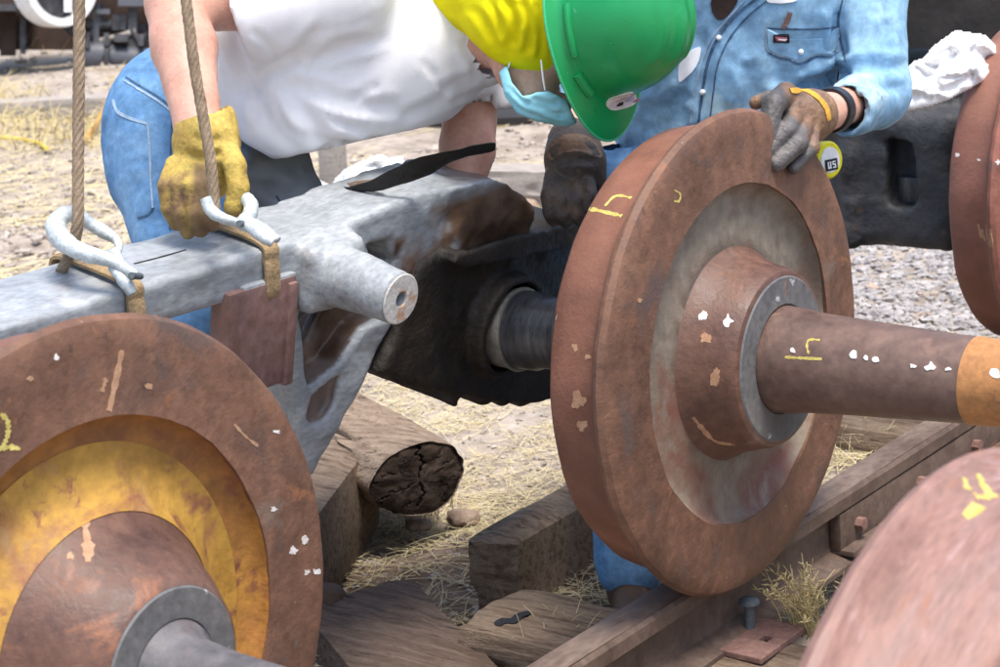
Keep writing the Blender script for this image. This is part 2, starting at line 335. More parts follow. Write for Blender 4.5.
M['wood_red'] = mat('reddish_timber', [(0.068,0.046,0.035), (0.132,0.092,0.070), (0.183,0.134,0.104)], 7, 10, (.8,.95), .9, 26, stretch=(1,9,9), spots=[((.05,.03,.025), 9, .62, .05)], bstretch=(1.5,14,14), spec=.2, fine=.35)
M['wood_pale'] = mat('pale_timber', [(.15,.105,.075), (.28,.205,.145), (.38,.295,.215)], 7, 10, (.8,.95), .9, 26, stretch=(1,9,9), spots=[((.08,.055,.04), 9, .60, .05)], bstretch=(1.5,14,14), spec=.2, fine=.35)
M['wood_grey'] = mat('grey_timber', [(.24,.20,.17), (.36,.32,.28), (.42,.38,.34)], 7, 10, (.8,.95), .7, 26, stretch=(1,9,9), bstretch=(1.5,14,14), spec=.2)
M['log_end'] = mat('dark_log_end', [(.03,.02,.015), (.058,.040,.030), (.095,.066,.05)], 12, 10, (.8,.95), .9, 50, spec=.15)
M['rail'] = mat('brown_rail', [(0.064,0.042,0.031), (0.111,0.075,0.057), (0.149,0.104,0.081)], 9, 10, (.5,.75), .25, 90, spots=[((.24,.12,.07), 16, .66, .06)])
M['rail_top'] = mat('scuffed_rail_head', [(0.090,0.061,0.047), (0.149,0.106,0.084), (0.216,0.162,0.131)], 8, 10, (.4,.6), .2, 90, stretch=(1.5,.6,1.5), spots=[((.30,.16,.09), 14, .64, .06)])
M['plate'] = mat('tie_plate_rust', [(.15,.08,.065), (.26,.15,.12)], 12, 8, (.6,.8), .4, 90)
M['spike'] = mat('blue_grey_spike', [(.06,.075,.085), (.12,.14,.15)], 20, 6, (.45,.7), .3, 110)
M['ground'] = mat('dusty_straw_ground', [(.18,.145,.115), (.285,.24,.195), (.36,.31,.26), (.31,.26,.21)], 1.6, 12, (.9,1), .9, 30, spec=.1, spots=[((.41,.36,.28), 3.2, .56, .14), ((.18,.12,.085), 5, .64, .1), ((.48,.42,.38), 22, .66, .06)], fine=.35)
grime_shade_mix(M['rust'], (.15,.062,.038), (.25,.108,.068)); grime_shade_mix(M['rust_red'], (.17,.072,.048), (.26,.12,.085)); grime_shade_mix(M['ground'], (.11,.075,.052), (.22,.16,.12)); grime_shade_mix(M['glove_y'], (.10,.058,.035), (.27,.17,.09)); grime_shade_mix(M['glove_b'], (.045,.040,.038), (.13,.118,.112)); M['glove_b'].node_tree.nodes['Principled BSDF'].inputs['Specular IOR Level'].default_value = .6; grime_shade_mix(M['denim'], (.24,.24,.235), (.36,.365,.37))
def straw_m(n, c): return mat(n, c, 30, 3, (.6,.85), 0, spec=.25, fine=.15)
M['straw'] = straw_m('pale_straw', [(.40,.32,.17), (.55,.46,.26), (.65,.57,.37)])
M['grass_dry'] = straw_m('dry_grass', [(.34,.26,.10), (.52,.42,.20), (.60,.50,.28)])
M['gravel'] = mat('grey_gravel', [(.20,.185,.18), (.34,.32,.31), (.46,.43,.41)], 9, 4, (.8,.95), .4, 80, spec=.2, spots=[((.40,.30,.23), 14, .6, .05)])
M['gravel_pale'] = mat('pale_stones', [(.24,.20,.165), (.36,.31,.265), (.48,.435,.39)], 7, 4, (.8,.95), .4, 80, spec=.2)
M['stone'] = mat('tan_stone', [(.20,.14,.10), (.30,.22,.165), (.36,.28,.22)], 14, 8, (.8,.95), .5, 60, spec=.2)
M['chalk_y'] = mat('yellow_chalk', [(.42,.33,.09), (.60,.52,.17)], 60, 6, (.9,1), .3, 300, spec=.1)
M['chalk_w'] = mat('white_paint_fleck', [(.55,.52,.48), (.74,.71,.67)], 60, 4, (.6,.9), .2, 300)
M['chalk_o'] = mat('pale_orange_scratch', [(.33,.18,.10), (.46,.28,.17)], 60, 6, (.7,.9), .2, 300)
M['loco'] = mat('sooty_grey_running_gear', [(.02,.02,.022), (.05,.05,.055), (.09,.09,.095)], 9, 8, (.5,.8), .3, 50)
M['pipe'] = plain('grey_pipe', (.085,.09,.105), .5)
M['whitep'] = plain('white_rim_paint', (.8,.8,.8), .5)
M['darkwood'] = mat('dark_brown_wood', [(.028,.016,.012), (.06,.035,.026)], 6, 8, (.8,.95), .4, 40)
M['car'] = mat('black_car_side', [(.010,.009,.008), (.022,.019,.017), (.036,.03,.027)], 5, 10, (.7,.9), .8, 30)
M['label_y'] = plain('yellow_plastic', (.75,.68,.01), .45); M['label_w'] = plain('white_label', (.8,.8,.8), .5)
M['decal'] = mat('pinkish_white_sticker', [(.55,.42,.45), (.68,.62,.64)], 40, 4, (.4,.6), .1, 100); M['decal_e'] = plain('pale_sticker_edge', (.72,.70,.62), .5); M['decal_r'] = plain('red_print', (.42,.10,.15), .5)
M['decal_g'] = plain('grey_print', (.33,.34,.40), .5)
M['hose'] = plain('yellow_hose', (.68,.52,.06), .5)
M['stick'] = plain('orange_stick', (.48,.26,.07), .7)
M['red'] = plain('red_plastic', (.6,.02,.03), .4)

# ------------------------------------------------------------------ marks that lie on a surface
def ribbon(name, bvh, pts, width, m, parent, lift=.0005, n=6):
    jit = .4 if name in ('chalk_mark', 'scratch') else .06
    """thin strip laid on what is seen along pts (width in m)"""
    p = spline(np.array(pts, float), n)[0] if len(pts) > 2 else np.linspace(pts[0], pts[1], n+1); H = [hit(bvh, *q) for q in p]; H = [h for h in H if h]
    if len(H) < 2: return None
    X = np.array([h[0] for h in H]); N = np.array([h[1] for h in H]); T = np.gradient(X, axis=0); T /= np.linalg.norm(T, axis=1)[:,None]+1e-9
    S = np.cross(N, T); S /= np.linalg.norm(S, axis=1)[:,None]+1e-9; k = len(X)
    wv = width*(.75+.25*np.sin(np.linspace(.25, np.pi-.25, k)))[:,None]*(1+jit*rng.standard_normal((k,1)).clip(-1.4,1.4))
    V = np.concatenate([X+S*wv/2+N*lift, X-S*wv/2+N*lift, X+S*wv/2-N*.002, X-S*wv/2-N*.002])
    F = []
    for i in range(k-1): F += [(i, k+i, k+i+1, i+1), (2*k+i, i, i+1, 2*k+i+1), (k+i, 3*k+i, 3*k+i+1, k+i+1)]
    return obj(name, V, F, m, parent, smooth=False)
def patch(name, bvh, poly, m, parent, lift=.0005, rag=0.0):
    """thin flat patch with the outline poly laid on what is seen there"""
    p = np.array([q for q in np.array(poly, float) if hit(bvh, *q)], float)
    if len(p) >= 6 and name not in ('pocket_flap',): p = np.array([q for q in spline(p, 3, None, True)[0] if hit(bvh, *q)])
    if len(p) < 3: return None
    c = p.mean(0); k = len(p)
    if rag: p = c+(p-c)*(1+rag*rng.standard_normal((k,1)))
    rings = [c+(p-c)*s for s in (1, .5)]; q = np.concatenate(rings+[c[None]]); H = [hit(bvh, *a) for a in q]
    if any(h is None for h in H): return None
    X = np.array([h[0]+h[1]*lift for h in H]); B = np.array([H[i][0]-H[i][1]*.002 for i in range(k)])
    V = np.concatenate([X, B]); F = []
    for i in range(k):
        j = (i+1)%k; F += [(i, j, k+j, k+i), (k+i, k+j, 2*k), (j, i, 2*k+1+i, 2*k+1+j)]
    # face the viewer
    n = np.cross(V[1]-V[0], V[2*k]-V[0]); 
    if n@(V[2*k]-CAM) > 0: F = [f[::-1] for f in F]
    return obj(name, V, F, m, parent)
def blob(px, py, r, n=8, sq=1.0, j=.30):
    r = r*.82
    a = np.linspace(0, 2*np.pi, n, endpoint=False); rr = r*(1+j*rng.standard_normal(n).clip(-1.2,1.2)); return np.stack([px+rr*np.cos(a), py+sq*rr*np.sin(a)], 1)

# ------------------------------------------------------------------ ground
ZC = .665                                          # height of the axle of the railed wheelset
W1 = np.array([0, 0, ZC]); W2 = np.array([-.145, -1.40, .603]); W3 = np.array([-.09, 1.77, ZC])
xs = np.concatenate([np.linspace(-400, -16, 14), np.arange(-15, -4, .25), np.arange(-4, 2.6, .05), np.arange(2.8, 8, .4), np.linspace(10, 400, 12)])
ys = np.concatenate([np.linspace(-300, -6, 10), np.arange(-5, -2, .3), np.arange(-2, 6, .05), np.arange(6, 14, .25), np.linspace(15, 500, 16)])
gx, gy = np.meshgrid(xs, ys, indexing='ij'); G = np.stack([gx.ravel(), gy.ravel(), 0*gx.ravel()], 1)
near = np.clip(1-np.hypot(G[:,0]+4, G[:,1]-3)/18, 0, 1)
def ground_z(x, y):
    p = np.stack([np.atleast_1d(x), np.atleast_1d(y), 0*np.atleast_1d(x)], 1)
    return .035*fbm(p*1.1, 2, 5)+.016*fbm(p*5, 3, 9)-.012
G[:,2] = ground_z(G[:,0], G[:,1])*near
nx, ny = len(xs), len(ys); ii, jj = np.meshgrid(np.arange(nx-1), np.arange(ny-1), indexing='ij'); a = (ii*ny+jj).ravel()
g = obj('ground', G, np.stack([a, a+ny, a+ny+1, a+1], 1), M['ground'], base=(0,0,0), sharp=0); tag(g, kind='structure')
dirt_shade = np.exp(-(((G[:,0]+.75)/.75)**2+((G[:,1]-.0)/.62)**2)**1.3)*1.5+.45*fbm(G*3, 3, 12)*np.exp(-((G[:,0]+1)**2+G[:,1]**2)/3); at = g.data.attributes.new('grime_shade', 'FLOAT', 'POINT'); at.data.foreach_set('value', np.clip(dirt_shade, 0, 1).astype(np.float32))  # brown dirt round the track, with the shade there also put into its colour

# ------------------------------------------------------------------ wheelsets
RIM = [(.018,.313), (.016,.335), (.0165,.40), (.015,.425), (.010,.438), (0,.4445), (-.008,.4415), (-.015,.432), (-.021,.424), (-.032,.4185), (-.05,.416), (-.09,.4125), (-.118,.408), (-.126,.402), (-.13,.392),
       (-.13,.345), (-.10,.325), (-.03,.316), (-.002,.312)]
PLT = [(.016,.3135), (.008,.311), (-.002,.304), (-.009,.292), (-.0125,.275), (-.013,.25), (-.0115,.222), (-.007,.1965), (-.012,.19), (-.045,.19), (-.062,.25), (-.06,.29), (-.045,.3165), (-.03,.317)]
HUB = [(-.008,.1975), (.004,.189), (.022,.180), (.038,.175), (.050,.1715), (.066,.167), (.084,.162), (.092,.158), (.0955,.151), (.0955,.096), (-.14,.09), (-.145,.13), (-.12,.15), (-.06,.185), (-.03,.19)]
HUB_SLIM = [(-.008,.2275), (.0,.212), (.012,.198), (.03,.184), (.055,.168), (.095,.146), (.128,.124), (.138,.118), (.1425,.112), (.1425,.066), (-.14,.06), (-.145,.13), (-.12,.15), (-.06,.185), (-.03,.22)]
HRG = [(.0957,.150), (.0985,.147), (.0985,.100), (.0957,.098)]
GAUGE = 1.178
def wheelset(c, label, mats, group='railway wheelsets standing on the track', seg=160, rot=(0,0), thin=False):
    c = np.array(c, float); Rm = np.array(Matrix.Rotation(math.radians(rot[0]), 3, 'Z') @ Matrix.Rotation(math.radians(rot[1]), 3, 'Y')); Xf = lambda V: c+(V-c) @ Rm.T
    root = thing('wheelset', (c[0]+GAUGE/2, c[1], c[2]-.4445), label, 'train wheels', group)
    ax = [(-.13,.0), (-.13,.083), (.10,.096), (.13,.0945), (.16,.090), (.25,.084), (.44,.0745), (.52,.0715)]; ax = [(-.13,0),(-.13,.08),(.10,.08),(.150,.066),(.158,.058),(.175,.051),(.24,.046),(.52,.043)] if thin else ax; ax = ax+[(GAUGE-x, r) for x, r in ax[::-1]]
    V, F, u = lathe(ax, c, 64, closed=False); out = {'root': root, 'X': Xf}
    out['axle'] = obj('axle', Xf(V), F, mats['axle'], root, uv=u, sharp=40)
    for s, x0 in ((-1, -.131), (1, GAUGE+.131)):
        J = [(0,0), (0,.078), (.05,.0725), (.30,.0715), (.315,.078), (.36,.0785), (.365,.074), (.366,0)]
        V, F, u = lathe(J, c+np.array([x0,0,0]), 48, s, closed=False); out.setdefault('journal', []).append(obj('journal', Xf(V), F, M['journal'], root, sharp=35))
    out['wheel'] = []
    for s, x0 in ((1, 0), (-1, GAUGE)):
        cc = c+np.array([x0,0,0]); V, F, u = lathe(RIM, cc, seg, s)
        V = V+(np.array([.0012,.0012,.0012])*fbm(V*14, 3, 3)[:,None]); wm = mats['rim'] if s > 0 else mats.get('rim2', mats['rim'])
        wh = obj('wheel', Xf(V), F, wm, root, uv=u, sharp=32)
        tr = np.repeat(np.array([0]*8+[.5]+[1]*5+[.6,.3,0,0,0]), seg)[:len(V)]*np.clip(.8+.5*fbm(V*5, 3, 41), 0, 1); at = wh.data.attributes.new('grime_shade', 'FLOAT', 'POINT'); at.data.foreach_set('value', tr.astype(np.float32))
        V, F, u = lathe(PLT, cc, seg, s); V = V+.0015*fbm(V*9, 3, 4)[:,None]; pl = obj('plate', Xf(V), F, mats['plate'], wh, uv=u, sharp=50)
        hu = HUB_SLIM if thin else HUB; hg = [(.1427,.1115), (.1455,.109), (.1455,.07), (.1427,.068)] if thin else HRG
        V, F, u = lathe(hu, cc, 96, s); hb = obj('hub', Xf(V), F, mats['hub'], wh, uv=u, sharp=35)
        V, F, u = lathe(hg, cc, 96, s); obj('hub_ring', Xf(V), F, M['hub_ring'], wh, uv=u, sharp=30)
        out['wheel'].append((wh, pl, hb))
    return out
ws1 = wheelset(W1, 'rust brown wheelset with a grey dished wheel gripped by the man in the denim shirt', dict(axle=M['axle'], rim=M['rust'], plate=M['plate_grey'], hub=M['hub']))
ws2 = wheelset(W2, 'nearest wheelset with a worn yellow painted dish and a pinkish far wheel', dict(axle=M['axle_grey'], rim=M['rust'], rim2=M['rust_pink'], plate=M['yellow_ring'], hub=M['hub']), rot=(1.45, 1.75), thin=True)
ws3 = wheelset(W3, 'red rusty wheelset behind, standing beside the dark iron box with the white rag', dict(axle=M['axle'], rim=M['rust_red'], plate=M['plate_grey'], hub=M['hub']), seg=112)
# yellow paint left on the inner dish of the nearest wheel
V, F, u = lathe([(-.0115,.274), (-.0118,.252), (-.0062,.2275), (.0018,.212), (.0138,.198), (.027,.1875), (.02,.185), (-.02,.22), (-.03,.265)], W2, 160, 1)
V[:,0] += .0008; yp = obj('yellow_paint', ws2['X'](V), F, M['yellow_plate'], ws2['wheel'][0][0], uv=u)
# orange band in the middle of the railed axle
V2, F2, u2 = lathe([(.462,.0738), (.4625,.0750), (.52,.0722), (.64,.0722), (.6975,.0750), (.698,.0738)], W1, 64, closed=False)
obj('paint_band', V2, F2, M['orange'], ws1['root'], uv=u2)

b1 = world_bvh(*ws1['wheel'][0]); ba = world_bvh(ws1['axle']); wh1 = ws1['wheel'][0][0]
ribbon('chalk_mark', b1, [(586,208),(600,211),(622,216)], .007, M['chalk_y'], wh1); ribbon('chalk_mark', b1, [(605,206),(616,196),(632,198)], .006, M['chalk_y'], wh1)
ribbon('chalk_mark', b1, [(674,190),(680,194),(679,201),(674,201)], .004, M['chalk_y'], wh1)
for q in [blob(554,318,4), blob(578,399,8,sq=1.25), blob(582,425,6), blob(703,316,5), blob(728,321,6), blob(705,339,7,sq=.8), blob(716,376,6,sq=1.6), blob(640,300,3), blob(588,357,3), blob(575,347,4)]:
    c_ = q.mean(0); patch('paint_fleck', b1, q, M['chalk_w'] if c_[0] in () or (int(c_[1])%2 and c_[1] < 345) else M['chalk_o'], wh1, rag=.1)
ribbon('scratch', b1, [(693,417),(702,428),(715,441),(735,445)], .008, M['chalk_o'], ws1['wheel'][0][0])
ribbon('chalk_mark', ba, [(785,357),(800,358),(822,359)], .005, M['chalk_y'], ws1['root']); ribbon('chalk_mark', ba, [(820,340),(809,340),(807,347),(809,354)], .004, M['chalk_y'], ws1['root'])
for q in [blob(854,355,4,sq=1.3), blob(866,358,3), blob(876,359,4,sq=.8), blob(913,366,4,sq=.8), blob(931,367,6,sq=.85), blob(949,369,4,sq=.6), blob(793,351,3), blob(996,374,6)]:
    patch('paint_fleck', ba, q, M['chalk_w'], ws1['root'], lift=.0016)
b2 = world_bvh(*ws2['wheel'][0]); wh2 = ws2['wheel'][0][0]
ribbon('chalk_mark', b2, [(0,414),(7,420),(8,432),(4,444),(-4,452)], .006, M['chalk_y'], wh2, n=8); ribbon('chalk_mark', b2, [(0,449),(9,447),(20,449)], .006, M['chalk_y'], wh2)
ribbon('scratch', b2, [(122,350),(116,380),(109,411)], .009, M['chalk_o'], wh2); ribbon('scratch', b2, [(106,378),(102,392)], .007, M['chalk_o'], wh2); ribbon('scratch', b2, [(84,522),(88,545),(88,562)], .013, M['chalk_o'], wh2)
ribbon('scratch', b2, [(234,424),(246,437),(258,446)], .004, M['chalk_o'], wh2)
for q in [blob(149,386,4), blob(293,550,5), blob(305,541,5), blob(316,572,4), blob(307,572,3), blob(277,432,4,sq=.6), blob(274,509,4,sq=.7), blob(70,556,4), blob(56,357,3), blob(30,379,4)]:
    patch('paint_fleck', b2, q, M['chalk_w'] if q.mean(0)[0] > 270 or q.mean(0)[1] < 370 else M['chalk_o'], wh2, rag=.1)
b2r = world_bvh(ws2['wheel'][1][0])
for pts in ([(978,474),(984,486),(992,496)], [(964,478),(968,490)], [(975,496),(984,497),(994,494)]): ribbon('chalk_mark', b2r, pts, .009, M['chalk_y'], ws2['wheel'][1][0])
patch('chalk_mark', b2r, [(962,514),(972,502),(986,508),(980,514),(968,520)], M['chalk_y'], ws2['wheel'][1][0])
b3 = world_bvh(ws3['wheel'][0][0])
for q in [blob(957,155,2.5), blob(998,162,3), blob(979,160,2)]: patch('paint_fleck', b3, q, M['chalk_w'], ws3['wheel'][0][0])
for k in range(4): ribbon('scratch', b3, [(978+4*k,224+5*(k%2)),(982+3*k,238+3*k)], .008, M['chalk_o'], ws3['wheel'][0][0])

# ------------------------------------------------------------------ rails, ties
def rail(xc, y0, y1, name_m=M['rail']):
    zb = .10; sec = [(-.062,zb),(-.062,zb+.010),(-.012,zb+.024),(-.009,zb+.036),(-.009,zb+.096),(-.014,zb+.106),(-.038,zb+.114),(-.0385,zb+.140),(-.033,zb+.148),(0,zb+.1505)]
    sec = sec+[(-x, z) for x, z in sec[-2::-1]]; n = len(sec); L = np.linspace(y0, y1, 90); V = []
    for y in L: V += [(xc+x, y, z) for x, z in sec]
    V = np.array(V); V += .0012*fbm(V*22, 2, 8)[:,None]; F = []
    for i in range(len(L)-1):
        for j in range(n): F.append((i*n+j, i*n+(j+1)%n, (i+1)*n+(j+1)%n, (i+1)*n+j))
    F += [tuple(range(n))[::-1], tuple((len(L)-1)*n+j for j in range(n))]
    return V, F
rr = thing('rail', (-.066, 3, .10), 'brown scuffed rail under the wheel gripped by the gloved hand', 'rail', 'rails of the track')
V, F = rail(-.0665, -.85, 14); obj('rail_section', V, F, M['rail'], rr, sharp=30)
V = np.array([( x, y, .2513+.0006*math.sin(9*y)) for y in np.linspace(-.845, 13.9, 80) for x in (-.098, -.0665, -.035)]); V[:,2] -= np.abs(V[:,0]+.0665)*.05
obj('worn_top', V, np.array([(3*i+j, 3*i+j+1, 3*i+j+4, 3*i+j+3) for i in range(79) for j in (0,1)]), M['rail_top'], rr)
jbar = obj('joint_bar', *merged(box_vf((-.056,.425,.124), (-.029,1.38,.209), .004), box_vf((-.056,.425,.120), (.0,1.38,.133), .003)), M['rail'], rr)
for k in range(6):
    y = .50+.145*k
    if k % 2 == 0: V, F = tube_vf([(-.032,y,.168), (-.012,y,.168)], .014, 6); obj('bolt', V, F, M['plate'], jbar, smooth=False)
    else: V, F = tube_vf([(-.0305,y,.168), (-.0292,y,.168)], .012, 14); obj('bolt_hole', V, F, M['black'], jbar)
r2 = thing('rail', (GAUGE+.0665, 3, .10), 'opposite rail of the track beyond the pinkish wheel', 'rail', 'rails of the track')
V, F = rail(GAUGE+.0665, -.85, 14); obj('rail_section', V, F, M['rail'], r2, sharp=30)

def timber(o, yaw, L, Wd, H, m, name='timber', label='', seed=0, split=.6, pitch=0, cat='timber', group=None, endm=None, rough=.006):
    """a sawn block: o = bottom near corner, local x runs along its length"""
    nl = max(8, int(L/.025)); prof = []; ny_, nz_ = 9, 7
    per = [(i/ny_, 0) for i in range(ny_)]+[(1, i/nz_) for i in range(nz_)]+[(1-i/ny_, 1) for i in range(ny_)]+[(0, 1-i/nz_) for i in range(nz_)]
    V = []; n = len(per); F = []
    for i in range(nl+1):
        for (a, b) in per: V.append((L*i/nl, Wd*a, H*b))
    for i in range(nl):
        for j in range(n): F.append((i*n+j, i*n+(j+1)%n, (i+1)*n+(j+1)%n, (i+1)*n+j))
    V = np.array(V); c = np.array([0, Wd/2, H/2]); q = V-c
    kk = np.maximum(np.abs(q[:,1])/(Wd/2), np.abs(q[:,2])/(H/2)); rad = np.hypot(q[:,1]/(Wd/2), q[:,2]/(H/2)); q[:,1:] *= (1-.07*np.clip(rad-1.12, 0, 1)/.3)[:,None]
    nn = fbm(np.stack([V[:,0]*3, V[:,1]*30, V[:,2]*30], 1)+seed*7.3, 3, seed); cr = np.abs(vnoise(np.stack([V[:,0]*1.6, V[:,1]*38+V[:,2]*3, V[:,2]*38], 1)+seed*3.1, seed+5))
    sh = rough*nn-split*.014*np.clip(.16-cr, 0, 1)/.16*(kk > .9)
    rr_ = np.linalg.norm(q[:,1:], axis=1)[:,None]+1e-9; q[:,1:] += q[:,1:]/rr_*sh[:,None]
    e = np.clip(1-np.minimum(V[:,0], L-V[:,0])/.05, 0, 1); q[:,0] += .012*e*fbm(V*26+seed, 2, seed+2); q[:,1:] *= (1-.05*e**2)[:,None]
    V = q+c
    # fan-and-ring ends with radial checks
    for end, base in ((0, 0), (1, nl*n)):
        ring = list(range(base, base+n)); cen = V[ring].mean(0); idx = ring; last = ring
        for s in (.66, .33):
            st = len(V); A = cen+(V[ring]-cen)*s; A[:,0] += .006*fbm(A*60+seed, 2, seed+3); V = np.concatenate([V, A])
            for j in range(n):
                f = (last[j], last[(j+1)%n], st+(j+1)%n, st+j); F.append(f[::-1] if end else f)
            last = list(range(st, st+n))
        V = np.concatenate([V, cen[None]])
        for j in range(n):
            f = (last[j], last[(j+1)%n], len(V)-1); F.append(f[::-1] if end else f)
    F = [f[::-1] for f in F]
    cp, sp = math.cos(pitch), math.sin(pitch); V = V @ np.array([[cp,0,-sp],[0,1,0],[sp,0,cp]]).T if False else np.stack([V[:,0]*cp-V[:,2]*sp, V[:,1], V[:,0]*sp+V[:,2]*cp], 1)
    cy, sy = math.cos(yaw), math.sin(yaw); V = np.stack([V[:,0]*cy-V[:,1]*sy, V[:,0]*sy+V[:,1]*cy, V[:,2]], 1)+np.array(o, float)
    ob = obj(name, V, F, m, sharp=42); tag(ob, label, cat, group); return ob
TG = 'old timbers lying around the track'
tie1 = timber((-.56,-.205,-.08), 0, 2.3, .25, .18, M['wood'], 'railway_tie', 'splintered brown tie under the rail with a black tar patch on its end', 3, cat='railway tie', group='railway ties under the rails')
timber((-.56,.62,-.085), .01, 2.5, .24, .18, M['wood'], 'railway_tie', 'weathered tie under the rail joint behind the gripped wheel', 5, cat='railway tie', group='railway ties under the rails')
timber((-.58,1.30,-.085), -.01, 2.5, .24, .18, M['wood'], 'railway_tie', 'weathered tie under the rail below the red rusty wheel', 6, cat='railway tie', group='railway ties under the rails')
for k in range(3): timber((-.58,2.0+.62*k,-.085), 0, 2.5, .24, .18, M['wood'], 'railway_tie', ('first', 'second', 'third')[k]+' weathered tie beyond the red rusty wheelset', 7+k, cat='railway tie', group='railway ties under the rails')
# the nearest wheelset stands off the rails on two short timbers
for x_, l_ in ((W2[0]-.2, 'short timber block under the yellow dished wheel'), (W2[0]+GAUGE-.2, 'short timber block under the pinkish wheel')): timber((x_,-1.48,-.08), 0, .4, .28, .07+W2[2]-.4445, M['wood'], 'timber', l_, 12, group=TG)
tA = on('z', .20, 361, 475); timber(tuple(on('z', 0, 320, 610)*[1,1,0]+np.array([.015,-.02,-.03])), math.radians(118), .62, .22, .235, M['wood'], 'timber', 'dark brown timber block behind the yellow dished wheel', 21, group=TG)
timber((-.640,.115,-.05), math.radians(93), .50, .13, .20, M['wood'], 'timber', 'dark timber block left of the gripped wheel, end facing the camera', 22, group=TG)
timber((-1.02,-.19,-.11), math.radians(-31), .66, .27, .17, M['wood_red'], 'timber', 'reddish flat timber in the dirt left of the splintered tie', 23, group=TG, pitch=0.0)
b_t = world_bvh(tie1)
patch('tar_patch', b_t, [(494,624),(502,619),(510,620),(516,615),(527,612),(531,615),(522,619),(516,624),(506,624),(500,627)], M['black'], tie1, lift=.003)
patch('frost_patch', b_t, [(523,583),(530,580),(535,583),(528,586)], M['gravel_pale'], tie1, lift=.004)
# round log, dark checked end towards the viewer
def log(a, b, ra, rb, label):
    a = np.array(a, float); b = np.array(b, float); T = (b-a)/np.linalg.norm(b-a); u = np.cross(T, [0,0,1.]); u /= np.linalg.norm(u); v = np.cross(u, T)*.80; u = u*1.16; n = 72; L = 60; V = []; F = []
    th = np.linspace(0, 2*np.pi, n, endpoint=False)
    for i in range(L+1):
        s = i/L; c = a+(b-a)*s; r = ra+(rb-ra)*s
        g = np.stack([np.cos(th)*2.2, np.sin(th)*2.2, np.full(n, s*2.2)], 1); g2 = np.stack([np.cos(th)*9, np.sin(th)*9, np.full(n, s*3+.3*np.sin(5*th))], 1)
        rr_ = r*(1+.06*fbm(g, 2, 31))+(.0015+.008*min(1, s*5))*fbm(g2, 3, 33)-(.002+.018*min(1, s*4))*np.clip(.15-np.abs(vnoise(g2*.8, 35)), 0, 1)/.15
        x0 = .003*fbm(np.stack([np.cos(th)*3, np.sin(th)*3, 0*th], 1), 2, 36)*(1-min(1, s*8))
        V.append(c+rr_[:,None]*(np.cos(th)[:,None]*u+np.sin(th)[:,None]*v)+x0[:,None]*T)
    V = np.concatenate(V)
    for i in range(L):
        for j in range(n): F.append((i*n+j, (i+1)*n+j, (i+1)*n+(j+1)%n, i*n+(j+1)%n))
    F.append(tuple(L*n+j for j in range(n))[::-1])
    root = thing('log', (a+b)/2-np.array([0,0,ra]), label, 'log', TG); obj('trunk', V, F, M['wood_pale'], root, sharp=60)
    E = []; FE = []; R = 26; nj = 144; th = np.linspace(0, 2*np.pi, nj, endpoint=False); rim = V[:n]
    rim2 = np.repeat(rim, 2, 0); rim2[1::2] = (rim+np.roll(rim, -1, 0))/2; cen = rim.mean(0)
    for k in range(R+1):
        s = 1-k/R; A = cen+(rim2-cen)*s*1.004; wob = th+.07*np.sin(7*s+th*2)
        cr = np.zeros(nj)
        for (t0, wd, d0, s0_, s1) in [(1.45,.030,.034,0,1),(4.75,.024,.026,0,.8),(3.55,.018,.014,.1,1),(.35,.016,.012,.35,1),(2.6,.014,.010,.45,1),(5.7,.014,.010,.3,1),(2.05,.012,.008,.6,1),(4.2,.012,.008,.55,1),(.95,.012,.008,.5,1),(5.25,.012,.007,.65,1),(3.1,.012,.007,.7,1),(6.1,.012,.007,.7,1)]:
            cen_t = t0+.16*math.sin(9*s+t0*5)*(1-.5*s)+.06*math.sin(31*s+t0*3); dd = np.abs((th-cen_t+np.pi)%(2*np.pi)-np.pi); cr += d0*np.exp(-(dd/(wd/max(s,.10)*.6))**2)*(s0_ <= s <= s1)
        A = A+T*(cr+.0007*np.sin(75*s)+.0032*fbm(A*32, 3, 40)+.012*(s**6))[:,None]-T*.004; E.append(A)
    E = np.concatenate(E)
    for k in range(R):
        for j in range(nj): FE.append((k*nj+j, k*nj+(j+1)%nj, (k+1)*nj+(j+1)%nj, (k+1)*nj+j))
    obj('cut_end', E, FE, M['log_end'], root, sharp=50)
lo_end = P(419, 479, 4.52); log(lo_end, lo_end+np.array([-.95,.42,.0]), (.108), .125, 'round weathered log with a dark cracked end beneath the hanging frame')
# ties, spike, tie plate
tp = thing('tie_plate', (.02,0,.10), 'reddish tie plate with a square hole beside the rail', 'tie plate')
pl_v = [box_vf((-.17,-.085,.1015), (.075,-.012,.1135), .002), box_vf((-.17,.012,.1015), (.075,.085,.1135), .002), box_vf((-.17,-.012,.1015), (.026,.012,.1135), .001), box_vf((.046,-.012,.1015), (.075,.012,.1135), .001)]
obj('plate_body', *merged(*pl_v), M['plate'], tp, smooth=False)
s0 = on('z', .115, 750, 627)
V, F, _ = (lambda r: (r[0], r[1], r[2]))(lathe([(0,0),(0,.010),(.052,.0105),(.0535,.021),(.060,.019),(.065,.010),(.066,0)], (0,0,0), 20, closed=False))
V = np.stack([V[:,1], V[:,2], V[:,0]], 1)+s0-np.array([0,0,.004]); sp_ = obj('spike', V, F, M['spike'], sharp=40); tag(sp_, 'blue grey spike standing proud of the reddish tie plate', 'spike')

